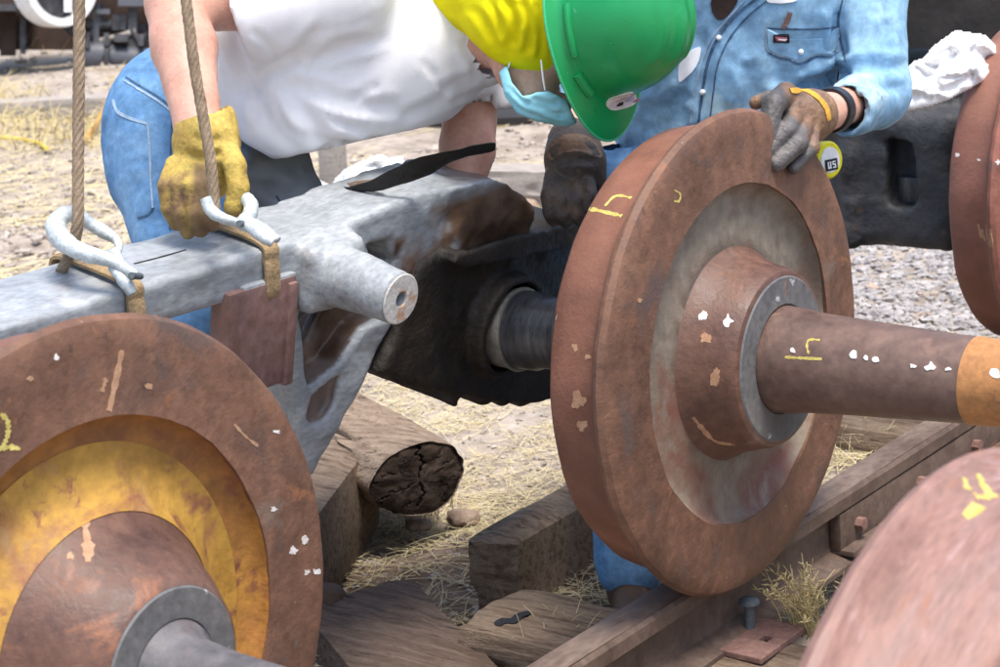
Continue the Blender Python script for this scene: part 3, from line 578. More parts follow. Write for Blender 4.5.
# ------------------------------------------------------------------ truck side frame hung in two slings
RHO = math.radians(12.3); EX = np.array([math.cos(RHO), 0, -math.sin(RHO)]); EZ = np.array([math.sin(RHO), 0, math.cos(RHO)]); FO = np.array([-.5, -.6, .95])
def fl2w(V): return FO+V[:,:1]*EX+V[:,1:2]*np.array([0,1.,0])+V[:,2:3]*EZ
def onf(px, py, off=0):                                  # (y, z) in the plane of the frame's front face
    d = ray(px, py); t = ((FO+EX*off-CAM)@EX)/(d@EX); p = CAM+t*d-FO; return (p[1], p@EZ)
def frame_sdf(p):
    y = p[:,1]
    top = [(-1.55,.012),(.10,.016),(.22,.030),(.36,.036),(.50,.028),(.60,.010),(.66,-.030),(.70,-.085),(.69,-.15),(.64,-.22),(.56,-.26),(.48,-.20),(.40,-.22),(.34,-.20),(.30,-.13),(.20,-.075),(.02,-.062),(-1.55,-.042)]
    d = s_prism(p, top, -.165, 0, .006)
    d = smax(d, -s_prism(p, [onf(*q) for q in [(368,246),(388,240),(394,262),(388,280),(376,268)]], -.08, .05, .01), .008)
    ve = [(-.005,-.03),(.03,-.10)]+[onf(*q) for q in [(302,313),(306,340),(311,388)]]+[onf(*q) for q in [(338,368),(366,330)]]+[onf(*q) for q in [(402,312),(379,360),(366,384),(347,420),(326,462),(318,478),(308,480),(299,440),(292,395),(291,310)]]
    v = s_prism(p, ve, -.15, -.004, .010)
    v = smax(v, -s_prism(p, [onf(*q) for q in [(312,397),(343,377),(338,402),(328,421),(315,428),(308,420)]], -.024, .05, .006), .006)
    d = smin(d, v, .02)
    d = np.minimum(d, s_prism(p, [onf(*q, -.06) for q in [(322,306),(376,312),(378,330),(352,365),(322,396),(306,392),(303,368),(303,348)]], -.085, -.06, .004))
    b = onf(318, 268); b = np.array([0, b[0], b[1]])
    t = s_cap(p, b+[.0,0,0], b+[.175,0,0], .057, .0465)
    t = smin(t, s_box(p, b+[-.1,-.065,-.068], b+[.045,.085,.058], .022), .012)
    d = smin(d, t, .016)
    end = b+np.array([.188,0,0]); d = smax(d, p[:,0]-end[0], .004)
    d = smax(d, -s_cap(p, end-[.05,0,0], end+[.05,0,0], .013), .003)
    return d+(.0014+.002*np.clip((y-.0)/.1, 0, 1)+.006*np.clip((y-.30)/.15, 0, 1))*fbm(p*16, 3, 50)+.0009*fbm(p*70, 2, 51)
sf = thing('side_frame', (-.6,-.75,.5), 'pale grey cast side frame hanging in two slings with a tapered trunnion', 'truck frame')
V, F = surface(frame_sdf, (-.20,-1.5,-.50), (.25,.72,.07), .0075); V = relax(V, F, 1, .25)
W_ = fl2w(V); N_ = normals(V, F)
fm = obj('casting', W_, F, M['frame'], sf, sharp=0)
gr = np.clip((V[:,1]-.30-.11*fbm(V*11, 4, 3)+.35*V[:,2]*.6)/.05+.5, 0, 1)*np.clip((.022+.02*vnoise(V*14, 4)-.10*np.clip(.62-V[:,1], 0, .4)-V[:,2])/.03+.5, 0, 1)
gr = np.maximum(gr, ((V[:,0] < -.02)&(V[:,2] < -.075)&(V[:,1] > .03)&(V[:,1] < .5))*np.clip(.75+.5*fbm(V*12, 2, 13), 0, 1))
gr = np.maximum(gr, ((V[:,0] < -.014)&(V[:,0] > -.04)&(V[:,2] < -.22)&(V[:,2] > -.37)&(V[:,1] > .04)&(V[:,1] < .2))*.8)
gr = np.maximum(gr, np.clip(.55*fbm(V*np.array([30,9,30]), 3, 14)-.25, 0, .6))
at = fm.data.attributes.new('grime_shade', 'FLOAT', 'POINT'); at.data.foreach_set('value', gr.astype(np.float32))
b_ = onf(318, 268)
V, F, _ = lathe([(0,.0135),(0,.042),(.003,.045),(.005,.043),(.005,.0145)], (.1865, b_[0], b_[1]), 40, closed=True); obj('trunnion_end', fl2w(V), F, M['trun_end'], sf, sharp=30)
V, F, _ = lathe([(0,.0),(0,.014)], (.150, b_[0], b_[1]), 24, closed=False); obj('trunnion_bore', fl2w(V), F, M['col'], sf)
cp = MB(); V, F = box_vf((-.03,-.166,-.236), (.014,-.004,-.040), .006); cp.add(fl2w(V), F); V, F = box_vf((-.01,-.028,-.240), (.021,-.006,-.05), .004); cp.add(fl2w(V), F)
cpo = cp.build('column_plate', M['col'], sf)
V, F = box_vf((-.12,-.13,-.062), (.012,-.002,-.036), .006); obj('column_cap', fl2w(V), F, M['frame'], sf)
bs = world_bvh(fm)
ribbon('weld_crack', bs, [(134,264),(158,258),(186,250)], .004, M['black'], sf, lift=.0008)
# journal box with its pedestal: black and greasy
BC = np.array([.055, .60, -.2785])
def jbox_sdf(p):
    prof = [onf(*q) for q in [(376,372),(392,335),(404,300),(416,262),(440,245),(500,232),(566,222),(576,260),(578,330),(574,372),(560,396),(540,404),(505,404),(470,400),(430,392),(400,386)]]
    d = s_prism(p, prof, -.30, .012, .018)
    d = smin(d, s_prism(p, [onf(*q) for q in [(436,257),(440,247),(566,216),(582,222),(580,238),(450,264)]], -.24, .045, .004), .008)
    d = smax(d, -s_prism(p, [onf(*q) for q in [(448,246),(545,221),(548,226),(452,252)]], -.2, .028, .004), .006)
    d = smin(d, smax(s_cap(p, BC+[-.2,0,0], BC+[.2,0,0], .108), p[:,0]-BC[0], .006), .02)
    for q, r in (((458,400),.010), ((487,401),.013), ((505,401),.012), ((525,402),.013), ((459,406),.008)):
        z = onf(*q); d = smin(d, s_cap(p, np.array([-.15,*z]), np.array([-.01,*z]), r), .014)
    for (q0, q1, x, r) in (((505,262),(540,300),.0,.012), ((420,330),(428,380),.0,.014), ((455,290),(452,380),.002,.011), ((540,250),(574,240),.0,.016)):
        a = onf(*q0); c = onf(*q1); d = smin(d, s_cap(p, np.array([x,*a]), np.array([x,*c]), r), .02)
    d = smax(d, -s_cap(p, BC+[-.04,0,0], BC+[.2,0,0], .090), .004)
    return d+.0028*fbm(p*13, 3, 60)+.0012*fbm(p*50, 2, 61)
V, F = surface(jbox_sdf, (-.33,.20,-.60), (.10,1.0,.02), .0075); V = relax(V, F, 1, .25); jb = obj('journal_box', fl2w(V), F, M['box'], sf, sharp=0)
jc = np.array([-.497, .0, ZC])
V, F, _ = lathe([(-.06,.0),(-.06,.078),(-.01,.080),(.006,.0845),(.010,.0835),(.0105,.077),(.0,.074),(-.03,.073),(-.05,.0)], (jc[0]-.0, jc[1], jc[2]), 56, closed=True); obj('dust_collar', V, F, M['journal_ring'], sf, sharp=35)

rgt = MW[:,0]; dwn = MW[:,1]; fwd = MW[:,2]
# ------------------------------------------------------------------ slings, hooks
def sling(label, top, path, loop, hookpts, hookr, r=.0085):
    root = thing('lifting_sling', path[-1], label, 'lifting sling', 'slings holding up the side frame')
    pts, _ = spline(np.array([top]+path), 26); n = len(pts); V, F = tube_vf(pts, r, 12); obj('wire_rope', V, F, M['wire'], root)
    # strands twisted round the core
    T = np.gradient(pts, axis=0); s = np.concatenate([[0], np.cumsum(np.linalg.norm(np.diff(pts, axis=0), axis=1))]); m = int(s[-1]/.006)
    ss = np.linspace(0, s[-1], m); pp = np.stack([np.interp(ss, s, pts[:,k]) for k in range(3)], 1); T = np.gradient(pp, axis=0); T /= np.linalg.norm(T, axis=1)[:,None]
    u = np.cross(T, [.3,.9,.1]); u /= np.linalg.norm(u, axis=1)[:,None]; v = np.cross(T, u); mb = MB()
    for k in range(6):
        a = ss/.0125*.9+k*np.pi/3; q = pp+(np.cos(a)[:,None]*u+np.sin(a)[:,None]*v)*r*.70; V, F = tube_vf(q, r*.44, 6); mb.add(V, F)
    mb.build('rope_strands', M['wire'], root)
    q, _ = spline(np.array(loop), 10); T = np.gradient(q, axis=0); T /= np.linalg.norm(T, axis=1)[:,None]; cen = q.mean(0)
    S = np.array([0, 1., 0]); o_ = np.cross(T, S); o_ /= np.linalg.norm(o_, axis=1)[:,None]; hw = .017; ht = .005; V = []
    for i in range(len(q)):
        for (a, b) in ((-1,-.5),(-.6,-1),(.6,-1),(1,-.5),(1,.5),(.6,1),(-.6,1),(-1,.5)): V.append(q[i]+S*hw*a+o_[i]*ht*b)
    F = [(i*8+j, i*8+(j+1)%8, (i+1)*8+(j+1)%8, (i+1)*8+j) for i in range(len(q)-1) for j in range(8)]
    F += [tuple(range(8))[::-1], tuple((len(q)-1)*8+j for j in range(8))]
    obj('webbing_loop', V, F, M['rope'], root)
    hk = MB()
    for hp, hr in zip(hookpts, hookr):
        pts, rr_ = spline(np.array(hp), 9, np.array(hr, float)); V, F = tube_vf(pts, rr_, 14); hk.add(V+.0012*fbm(V*60, 2, 70)[:,None], F)
    hk.build('choker_hook', M['galv'], root, sharp=0)
    e_ = np.array(hookpts[0][0] if len(hookpts[0]) > 6 else hookpts[0][-1]); V, F = tube_vf([e_-rgt*.004-fwd*.018, e_+rgt*.004+fwd*.016], .0055, 10); obj('hook_pin', V, F, M['spike'], root, sharp=40); return root
def beam_loop(y, dy=.0):                                  # a band once round the beam at frame coordinate y
    pr = [(.004,.0), (.010,-.03), (.004,-.072), (-.08,-.078), (-.172,-.066), (-.176,-.02), (-.170,.020), (-.10,.026), (-.03,.026), (.001,.018), (.004,.0)]
    return [fl2w(np.array([[x, y+dy*i/10, z]]))[0] for i, (x, z) in enumerate(pr)]
d1 = 2.93
sling('tan wire sling at the left end of the beam, its hook lying open', P(82,-420,d1), [P(80,-100,d1), P(79,60,d1), P(78,170,d1), P(77,228,d1), P(66,262,d1+.05), P(48,292,d1+.14)], beam_loop(-.365),
      [[P(136,276,d1-.02), P(124,268,d1-.02), P(112,261,d1-.02), P(88,254,d1-.02), P(66,243,d1-.01), P(56,230,d1), P(60,218,d1+.03), P(72,214,d1+.06), P(90,224,d1+.08), P(106,233,d1+.08), P(117,240,d1+.07)],
       [P(112,250,d1), P(120,262,d1), P(125,276,d1), P(131,286,d1)], [P(112,268,d1-.01), P(120,276,d1-.02), P(128,286,d1-.02), P(133,294,d1-.02)], [P(116,238,d1+.06), P(119,247,d1+.03), P(116,258,d1)]],
      [[.008,.010,.011,.013,.016,.0165,.014,.013,.012,.011,.007], [.008,.009,.008,.006], [.008,.010,.010,.007], [.006,.006,.006]])
d2 = 3.06
sling('tan wire sling held in the yellow glove', P(168,-420,d2), [P(178,-100,d2), P(191,40,d2), P(202,110,d2), P(209,150,d2), P(213,185,d2), P(215,214,d2)], beam_loop(-.062),
      [[P(205,198,d2-.01), P(211,210,d2-.01), P(219,216,d2-.02), P(232,221,d2-.02), P(243,224,d2-.02)], [P(243,196,d2+.06), P(250,204,d2+.05), P(249,216,d2+.02), P(243,223,d2), P(254,229,d2-.03), P(264,237,d2-.04), P(273,243,d2-.04)],
       [P(245,222,d2), P(258,226,d2), P(268,232,d2-.02), P(278,240,d2-.03)]],
      [[.009,.011,.010,.008,.008], [.010,.012,.012,.012,.012,.011,.008], [.010,.009,.008,.006]])

# ------------------------------------------------------------------ second truck: dark box beside the rusty wheel behind
def box2_sdf(p):
    q = p-np.array([W3[0], W3[1], W3[2]])
    d = s_box(q, (-.66,-.20,-.165), (-.19,.20,.20), .05)
    d = smin(d, s_box(q, (-.70,-.13,-.13), (-.5,.13,.12), .05), .05)
    d = smax(d, -s_box(q, (-.39,-.4,-.05), (-.31,-.13,.13), .02), .006)
    d = smin(d, s_cap(q, np.array([-.50,-.20,-.14]), np.array([-.50,-.20,.17]), .026), .015)
    d = smin(d, s_box(q, (-.62,-.22,.14), (-.52,-.14,.21), .02), .03)
    d = smin(d, s_box(q, (-.60,-.10,.17), (-.23,.16,.27), .03), .03)
    return d+.006*fbm(p*12, 3, 80)+.002*fbm(p*45, 2, 81)
sf2 = thing('axle_box', (W3[0]-.42, W3[1], W3[2]-.21), 'dark blue grey iron axle box at the end of the red rusty axle', 'axle box')
V, F = surface(box2_sdf, W3+np.array([-.76,-.30,-.27]), W3+np.array([-.14,.26,.33]), .0095); V = relax(V, F, 1, .4); obj('box_casting', V, F, M['box2'], sf2, sharp=0)
for x_ in (-.50,-.36): V, F = box_vf(W3+np.array([x_,-.15,.19]), W3+np.array([x_+.035,-.11,.29]), .006); obj('lug', V, F, M['box2'], sf2)
V, F = box_vf(W3+np.array([-.385,-.150,-.05]), W3+np.array([-.315,-.135,.02]), .004); obj('worn_wedge', V, F, M['journal'], sf2)
# yellow rimmed round tape measure on the box
tm = thing('tape_measure', P(828,160,4.32)-np.array([0,0,.06]), 'yellow rimmed round tape measure with a white label beside the gloved hand', 'tape measure')
tc_ = P(827,160,4.32); ntm = -ray(827,160); ntm = ntm/np.linalg.norm(ntm); ntm = ntm+.85*np.array([.79,.61,-.07]); ntm /= np.linalg.norm(ntm)
ut = np.cross([0,0,1.], ntm); ut /= np.linalg.norm(ut); vt = np.cross(ntm, ut)
def disc(prof, name, m, par, seg=44):
    V, F, _ = lathe(prof, (0,0,0), seg, closed=True); V = tc_+V[:,:1]*ntm+V[:,1:2]*ut+V[:,2:3]*vt; return obj(name, V, F, m, par, sharp=30)
disc([(-.02,.0),(-.02,.038),(-.012,.043),(.004,.043),(.010,.038),(.010,.0)], 'case', M['label_y'], tm); disc([(.0095,0),(.0095,.030),(.0115,.029),(.0115,0)], 'label_disc', M['label_w'], tm)
def quad2(us, name, m, par, lift):
    V = np.array([tc_+ntm*lift+ut*a+vt*b for a, b in us]); V2 = V-ntm*.001; n = len(us); obj(name, np.concatenate([V, V2]), [tuple(range(n)), tuple(range(2*n-1, n-1, -1))]+[(i, n+i, n+(i+1)%n, (i+1)%n) for i in range(n)], m, par, smooth=False)
quad2([(-.019,-.024),(.019,-.024),(.019,.002),(-.019,.002)], 'print_block', M['black'], tm, .0135)
for k, q in enumerate([[(-.013,-.019),(-.009,-.019),(-.009,-.003),(-.013,-.003)], [(-.009,-.019),(-.002,-.019),(-.002,-.015),(-.009,-.015)], [(-.006,-.015),(-.002,-.015),(-.002,-.003),(-.006,-.003)], [(.002,-.006),(.012,-.006),(.012,-.003),(.002,-.003)], [(.002,-.012),(.012,-.012),(.012,-.009),(.002,-.009)], [(.002,-.019),(.012,-.019),(.012,-.016),(.002,-.016)], [(.002,-.009),(.005,-.009),(.005,-.006),(.002,-.006)], [(.009,-.016),(.012,-.016),(.012,-.012),(.009,-.012)]]):
    quad2(q, 'print_letter', M['label_w'], tm, .0150)

# ------------------------------------------------------------------ people
def finger(p, pts, r): return union(.004, *[s_cap(p, pts[i], pts[i+1], r*(1-.06*i), r*(1-.06*(i+1))) for i in range(len(pts)-1)])
def add(name, f, lo, hi, h, m, parent, folds=(), noise=(), it=2, sharp=0):
    V, F = surface(f, lo, hi, h); V = relax(V, F, it, .5); N = normals(V, F)
    for (sc, a, seed) in noise: V = V+N*(a*fbm(V*np.array(sc), 3, seed))[:,None]
    if folds: V = crease(V, F, folds)
    return obj(name, V, F, m, parent, sharp=sharp)
def bounds(pts, pad): pts = np.array(pts); return pts.min(0)-pad, pts.max(0)+pad
def boot(a, dirv, parent, m=M['boot']):
    d = np.array([dirv[0], dirv[1], 0.]); d /= np.linalg.norm(d); a = np.array(a, float); h = a*[1,1,0]
    f = lambda p: smax(union(.03, s_cap(p, a+[0,0,.10], h+[0,0,.05], .052, .055), s_cap(p, h-d*.03+[0,0,.045], h+d*.16+[0,0,.04], .048, .045)), -(p[:,2]-.004), .006)
    return add('boot', f, *bounds([a+[0,0,.14], h-d*.1, h+d*.24], .07), .009, m, parent)

# --- the man in the white T-shirt bending over the beam
wm = thing('person', (-1.0,-.32,0), 'person in white T-shirt, blue jeans and green hard hat bending over the hanging frame', 'person', 'people fitting the wheelset into the frame')
pel = P(205,105,3.72); che = P(400,35,3.66); nck = P(462,32,3.60); hed = P(553,28,3.50)
RS = P(338,-2,3.46); RE = P(176,2,3.36); RW = P(199,132,3.19); RH = P(203,165,3.16)
LS = P(476,36,3.78); LE = P(470,118,3.80); LW = P(464,196,3.76); LH = P(452,238,3.74)
Rh = P(168,130,3.62); Lh = P(235,140,3.86); Rk = P(196,330,3.50); Lk = P(262,320,3.86)
Ra = np.array([Rk[0]-.12, Rk[1]-.02, .11]); La = np.array([Lk[0]-.12, Lk[1]+.0, .11])
def w_body(p):
    t = union(.06, s_cap(p, pel, P(300,75,3.68), .115, .11), s_cap(p, P(300,75,3.68), che, .12, .12), s_cap(p, che, P(445,28,3.63), .12, .085))
    ra = union(.02, s_cap(p, RS, RE, .056, .053), s_cap(p, RE, RE+(RW-RE)*.35, .054, .0555), s_cap(p, RE+(RW-RE)*.35, RW, .0555, .040), s_cap(p, RW, RH, .034, .036))
    la = union(.02, s_cap(p, LS, LE, .055, .052), s_cap(p, LE, LE+(LW-LE)*.4, .052, .053), s_cap(p, LE+(LW-LE)*.4, LW, .053, .036), s_cap(p, LW, LH, .034, .038))
    u = (P(470,238,3.70)-LH)/np.linalg.norm(P(470,238,3.70)-LH); dn = (LH-LW)/np.linalg.norm(LH-LW)
    for k in range(4):
        b0 = LH+u*(-.03+.02*k)+dn*.02; la = smin(la, finger(p, [b0, b0+dn*.035, b0+dn*(.055)+u*.0+np.array([.02,-.01,0]), b0+dn*.05+np.array([.04,-.02,0])], .0095), .006)
    la = smin(la, finger(p, [LH-u*.03, LH-u*.055+dn*.03, LH-u*.05+dn*.06], .011), .01)
    lg = union(.05, s_cap(p, Rh, Rk, .085, .058), s_cap(p, Rk, Ra, .052, .036), s_cap(p, Lh, Lk, .085, .058), s_cap(p, Lk, La, .052, .036))
    hd = union(.03, s_cap(p, P(440,28,3.62), P(515,38,3.54), .066, .062), s_ell(p, hed, np.stack([FWD, SID, UPH]), (.095,.076,.115)), s_cap(p, P(520,66,3.50), P(532,88,3.50), .052, .044))
    hd = smin(hd, s_cap(p, P(566,100,3.5), P(563,112,3.5), .014, .017), .02)                       # nose, under the mask
    for sd in (-1, 1):
        hd = smin(hd, s_ell(p, hed+SID*.076*sd-UPH*.03-FWD*.01, np.stack([FWD, SID, UPH]), (.02,.010,.032)), .008)
        hd = smax(hd, -s_ell(p, hed+SID*.034*sd+FWD*.096-UPH*.005, np.stack([FWD, SID, UPH]), (.012,.018,.012)), .008)
    return union(.03, t, ra, la, lg, hd)
rgt = MW[:,0]; dwn = MW[:,1]; fwd = MW[:,2]
UPH = .74*rgt+.10*dwn-.67*fwd; UPH /= np.linalg.norm(UPH)                                       # towards the top of the bowed head
FWD = .97*dwn+.05*rgt-.05*fwd; FWD = FWD-UPH*(FWD@UPH); FWD /= np.linalg.norm(FWD); SID = np.cross(UPH, FWD)
add('body', w_body, *bounds([pel, che, hed, RS, RE, RH, LH, Rk, Lk, Ra, La], .22), .0125, M['skin'], wm, it=1, noise=[((30,30,30), .0016, 90)])
def w_shirt(p):
    t = union(.09, s_cap(p, P(226,80,3.70), P(300,68,3.66), .165, .19), s_cap(p, P(300,68,3.66), P(390,42,3.66), .185, .18), s_cap(p, P(390,42,3.66), P(452,24,3.64), .175, .10), s_ell(p, P(300,112,3.64), np.eye(3), (.16,.16,.12)))
    t = smin(t, union(.05, s_cap(p, RS+(0,0,.02), P(225,14,3.39), .108, .096)), .045)
    t = smin(t, s_cap(p, P(470,30,3.78), P(487,100,3.80), .075, .062), .05)
    t = smin(t, s_cap(p, P(440,26,3.62), P(486,42,3.60), .087, .080), .03)
    # openings: hem, sleeves, neck
    px, py, dd = topx(p)
    sl = (s_cap(p, P(330,0,3.46), P(200,10,3.37), 0) < .165)&(dd < 3.475)
    t = np.where(sl&(px < 300), smax(t, (226+32*(np.clip(py, 0, 90)/80)**1.3-px)/560, .006), np.where(px < 420, smax(smax(t, ((px-212)*-.576+(py-118)*.818)/520, .015), (204-px)/520, .015), t))
    t = smax(t, -s_cap(p, P(255,10,3.40), P(170,4,3.36), .076), .006)
    lh = (P(488,122,3.80)-P(470,40,3.78)); lh /= np.linalg.norm(lh); t = smax(t, np.where(py > 70, (p-P(486,113,3.80))@lh, -1), .006)
    t = smax(t, -s_cap(p, P(481,100,3.80), P(477,150,3.80), .057), .005)
    t = smax(t, -s_cap(p, P(482,40,3.60), P(530,44,3.54), .068), .006)
    return t
WF = [([(330,30),(352,26),(380,14)], .002, 3.5), ([(300,70),(330,72),(352,62)], .005, 3.5), ([(305,90),(335,108),(372,114)], .005, 3.5), ([(312,104),(340,122),(372,134)], .005, 4), ([(276,100),(286,124),(306,140)], .005, 4), ([(420,60),(436,76),(442,90)], .003, 4), ([(446,104),(470,94),(492,84)], .004, 3), ([(456,110),(470,102),(488,96)], .003, 3), ([(240,150),(262,160),(290,166)], .004, 4), ([(250,30),(268,44),(276,60)], .004, 4), ([(218,100),(226,118),(240,134)], .004, 4), ([(286,64),(312,55),(345,44),(372,40)], .012, 7), ([(292,72),(320,62),(352,50),(388,36)], .007, 6), ([(258,80),(268,72),(288,62),(325,25)], .018, 7), ([(300,82),(322,94),(360,104),(402,108)], .011, 8), ([(352,98),(368,90),(380,87)], .006, 5),
      ([(290,78),(306,112),(324,138),(358,149),(388,140)], .016, 10), ([(262,92),(268,116),(290,138),(322,150),(352,150)], .014, 10), ([(252,112),(272,150),(310,166),(350,160)], .009, 10), ([(440,92),(462,82),(478,74)], .010, 6), ([(452,98),(470,88),(490,78)], .007, 5),
      ([(400,118),(425,108),(450,96)], .007, 6), ([(462,40),(474,60),(482,80)], .008, 6), ([(258,80),(258,100),(264,122)], .010, 6), ([(240,80),(232,110),(236,140)], .010, 9), ([(228,70),(222,95),(226,120)], .008, 8), ([(410,20),(425,50),(430,80)], .003, 9), ([(330,120),(350,126),(372,128)], .006, 8)]
wsh = add('shirt', w_shirt, *bounds([P(200,80,3.7), P(500,40,3.6), P(240,-10,3.36), P(487,115,3.85), P(300,175,3.64)], .2), .0085, M['white'], wm, folds=[(p_, a_*.62, w_) for p_, a_, w_ in WF], noise=[((4,4,4), .003, 91), ((22,22,22), .0006, 92)], it=3)
def w_jeans(p):
    t = union(.07, s_cap(p, P(206,104,3.70), P(204,126,3.70), .150, .158), s_cap(p, Rh, Rk, .112, .086), s_cap(p, Rk, Ra, .082, .074), s_cap(p, Lh, Lk, .118, .085), s_cap(p, Lk, La, .082, .074), s_cap(p, P(250,150,3.76), P(285,205,3.72), .105, .08), s_cap(p, P(166,118,3.68), P(162,170,3.64), .10, .098))
    t = smax(t, ((P(178,55,3.70)-P(150,60,3.7))*0).sum()-((p-P(196,70,3.70))@((P(205,110,3.7)-P(230,30,3.7))/np.linalg.norm(P(205,110,3.7)-P(230,30,3.7))))-.035, .015)
    return smax(t, -(p[:,2]-.055), .01)
JF = [([(165,240),(190,232),(215,236)], .010, 8), ([(150,215),(175,225),(205,222)], .008, 8), ([(262,185),(285,195),(300,190)], .010, 6), ([(250,165),(275,160),(300,168)], .010, 8), ([(200,150),(205,190),(200,230)], .008, 9), ([(240,140),(262,150),(290,148)], .008, 7)]
wje = add('jeans', w_jeans, *bounds([P(196,60,3.7), P(120,120,3.6), P(300,200,3.75), Rk, Lk, Ra, La], .17), .010, M['denim'], wm, folds=JF, noise=[((10,10,10), .005, 93), ((30,30,30), .002, 94)])
bw = world_bvh(wje)
JV = np.array([v.co[:] for v in wje.data.vertices])+root_loc(wje); px, py, dd = topx(JV); gz = np.clip((px-236+8*vnoise(JV*14, 6))/14, 0, 1)*np.clip((py-128)/10, 0, 1)*np.clip((250-py)/20, 0, 1)
at = wje.data.attributes.new('grime_shade', 'FLOAT', 'POINT'); at.data.foreach_set('value', gz.astype(np.float32))
for nm, pts, wd, mm in (('yoke_seam', [(124,80),(140,90),(158,101),(172,112)], .004, 'seam'), ('yoke_seam', [(126,77),(142,87),(160,98),(172,108)], .003, 'seam_dark'), ('pocket_edge', [(113,100),(118,112),(132,119),(148,124)], .006, 'seam'), ('pocket_edge', [(148,124),(150,150),(151,180),(153,208)], .004, 'seam'), ('pocket_edge', [(153,208),(148,215),(138,218)], .004, 'seam_dark'),
                        ('side_seam', [(172,118),(171,150),(168,190),(170,230)], .004, 'seam_dark'), ('pocket_flap', [(276,196),(288,210),(306,202)], .004, 'seam_dark')):
    ribbon(nm, bw, pts, wd, M[mm], wje, lift=.0015, n=10)
patch('dirty_thigh', bw, [(246,140),(262,138),(284,150),(300,172),(306,196),(280,214),(258,212),(247,185)], M['denim_dirty'], wje, lift=.002) if False else None
for a_ in (Ra, La): boot(a_, (.6,.6), wm)
# yellow leather glove closed on the sling hook
gp = lambda x, y, d=0: P(x, y, 3.12+d)
def w_glove(p):
    d = union(.03, s_cap(p, gp(207,126,.065), gp(207,140,.055), .052, .056), s_cap(p, gp(205,150,.055), gp(206,176,.06), .040, .040), s_ell(p, gp(208,168,.062), np.eye(3), (.045,.045,.042)))
    d = smax(d, -s_cap(p, gp(199,90,.06), gp(206,132,.06), .044), .005)
    for k, (x0, y0, x1, y1, x2, y2, x3, y3) in enumerate([(204,160,204,184,207,208,212,224), (193,158,190,186,194,212,201,230), (183,158,177,184,180,212,188,232), (174,164,166,186,168,208,176,224)]):
        d = smin(d, finger(p, [gp(x0,y0,.03), gp(x1,y1,-.008+.006*k), gp(x2,y2,-.002+.006*k), gp(x3,y3,.035)], .0172-.0008*k), .001)
    d = smin(d, finger(p, [gp(226,148,.035), gp(235,166,.005), gp(238,188,.0), gp(234,208,.006)], .0205), .008)
    return d
GF = [([(182,152),(200,158),(222,152)], .004, 4), ([(190,135),(205,142),(224,138)], .003, 4), ([(200,165),(198,190),(202,215)], .002, 3)]
wgl = add('glove', w_glove, *bounds([gp(172,122), gp(240,228), gp(205,150,.1)], .06), .0034, M['glove_y'], wm, folds=GF, noise=[((40,40,40), .0009, 95), ((120,120,120), .0006, 96)], it=1)
GV = np.array([v.co[:] for v in wgl.data.vertices])+root_loc(wgl); px, py, dd = topx(GV); gz = np.clip((px-187+6*vnoise(GV*30, 7))/8, 0, 1)*np.clip((219-px)/4, 0, 1)*np.clip((py-158)/14, 0, 1)+.55*np.clip((py-205)/16, 0, 1)
at = wgl.data.attributes.new('grime_shade', 'FLOAT', 'POINT'); at.data.foreach_set('value', np.clip(gz, 0, .9).astype(np.float32))
# bandana under the hat and round the neck
def w_band(p):
    d = union(.03, s_ell(p, hed-FWD*.012, np.stack([FWD, SID, UPH]), (.108,.092,.09)), s_cap(p, P(470,-14,3.54), P(530,2,3.46), .085, .098), s_ell(p, P(516,24,3.47), np.stack([rgt, dwn, fwd]), (.088,.088,.075)))
    px, py, _ = topx(p); c = (py-(14+1.02*(px-448)-.0044*(px-448)**2))                      # lower edge, curving up to the neck
    return smax(smax(d, c/560-.012, .006), (px-566)/560, .01)
BF = [([(508,0),(516,22),(512,48)], .010, 5), ([(522,0),(530,25),(528,55)], .008, 5), ([(490,0),(503,30),(512,58)], .004, 4), ([(536,0),(540,30),(540,60)], .005, 4), ([(470,5),(490,30),(500,52)], .003, 5)]
add('neck_cloth', w_band, *bounds([P(440,-40,3.5), P(570,75,3.5), P(500,20,3.62), P(500,20,3.34)], .06), .006, M['yellow_cloth'], wm, folds=BF, noise=[((18,18,18), .003, 97)], it=1)
# face mask: pleated sheet over mouth and chin
MC = P(536,88,3.475)
def w_mask(p):
    d = union(.025, s_cap(p, P(506,76,3.49), P(534,90,3.46), .052, .058), s_cap(p, P(534,90,3.46), P(564,104,3.47), .058, .042))
    px, py, t = topx(p); lim = s_poly(np.stack([px, py], 1), [(499,72),(507,65),(512,83),(523,97),(536,93),(548,91),(566,100),(580,128),(556,126),(536,120),(518,113),(505,97)])/560
    return smax(d, lim, .003)
wmk = add('face_mask', w_mask, *bounds([P(495,60,3.5), P(580,130,3.4)], .07), .0035, M['mask'], wm, folds=[([(508,86),(525,103),(552,112),(568,116)], .004, 3), ([(505,92),(520,108),(545,118)], .003, 3), ([(530,98),(545,104),(560,104)], .004, 4)], it=1)
for q in ([P(508,68,3.44), P(511,58,3.43), P(514,46,3.42)], [P(545,90,3.41), P(543,78,3.40), P(541,60,3.40)]): V, F = tube_vf(q, .0016, 6, smooth_n=6); obj('ear_loop', V, F, M['label_w'], wm)
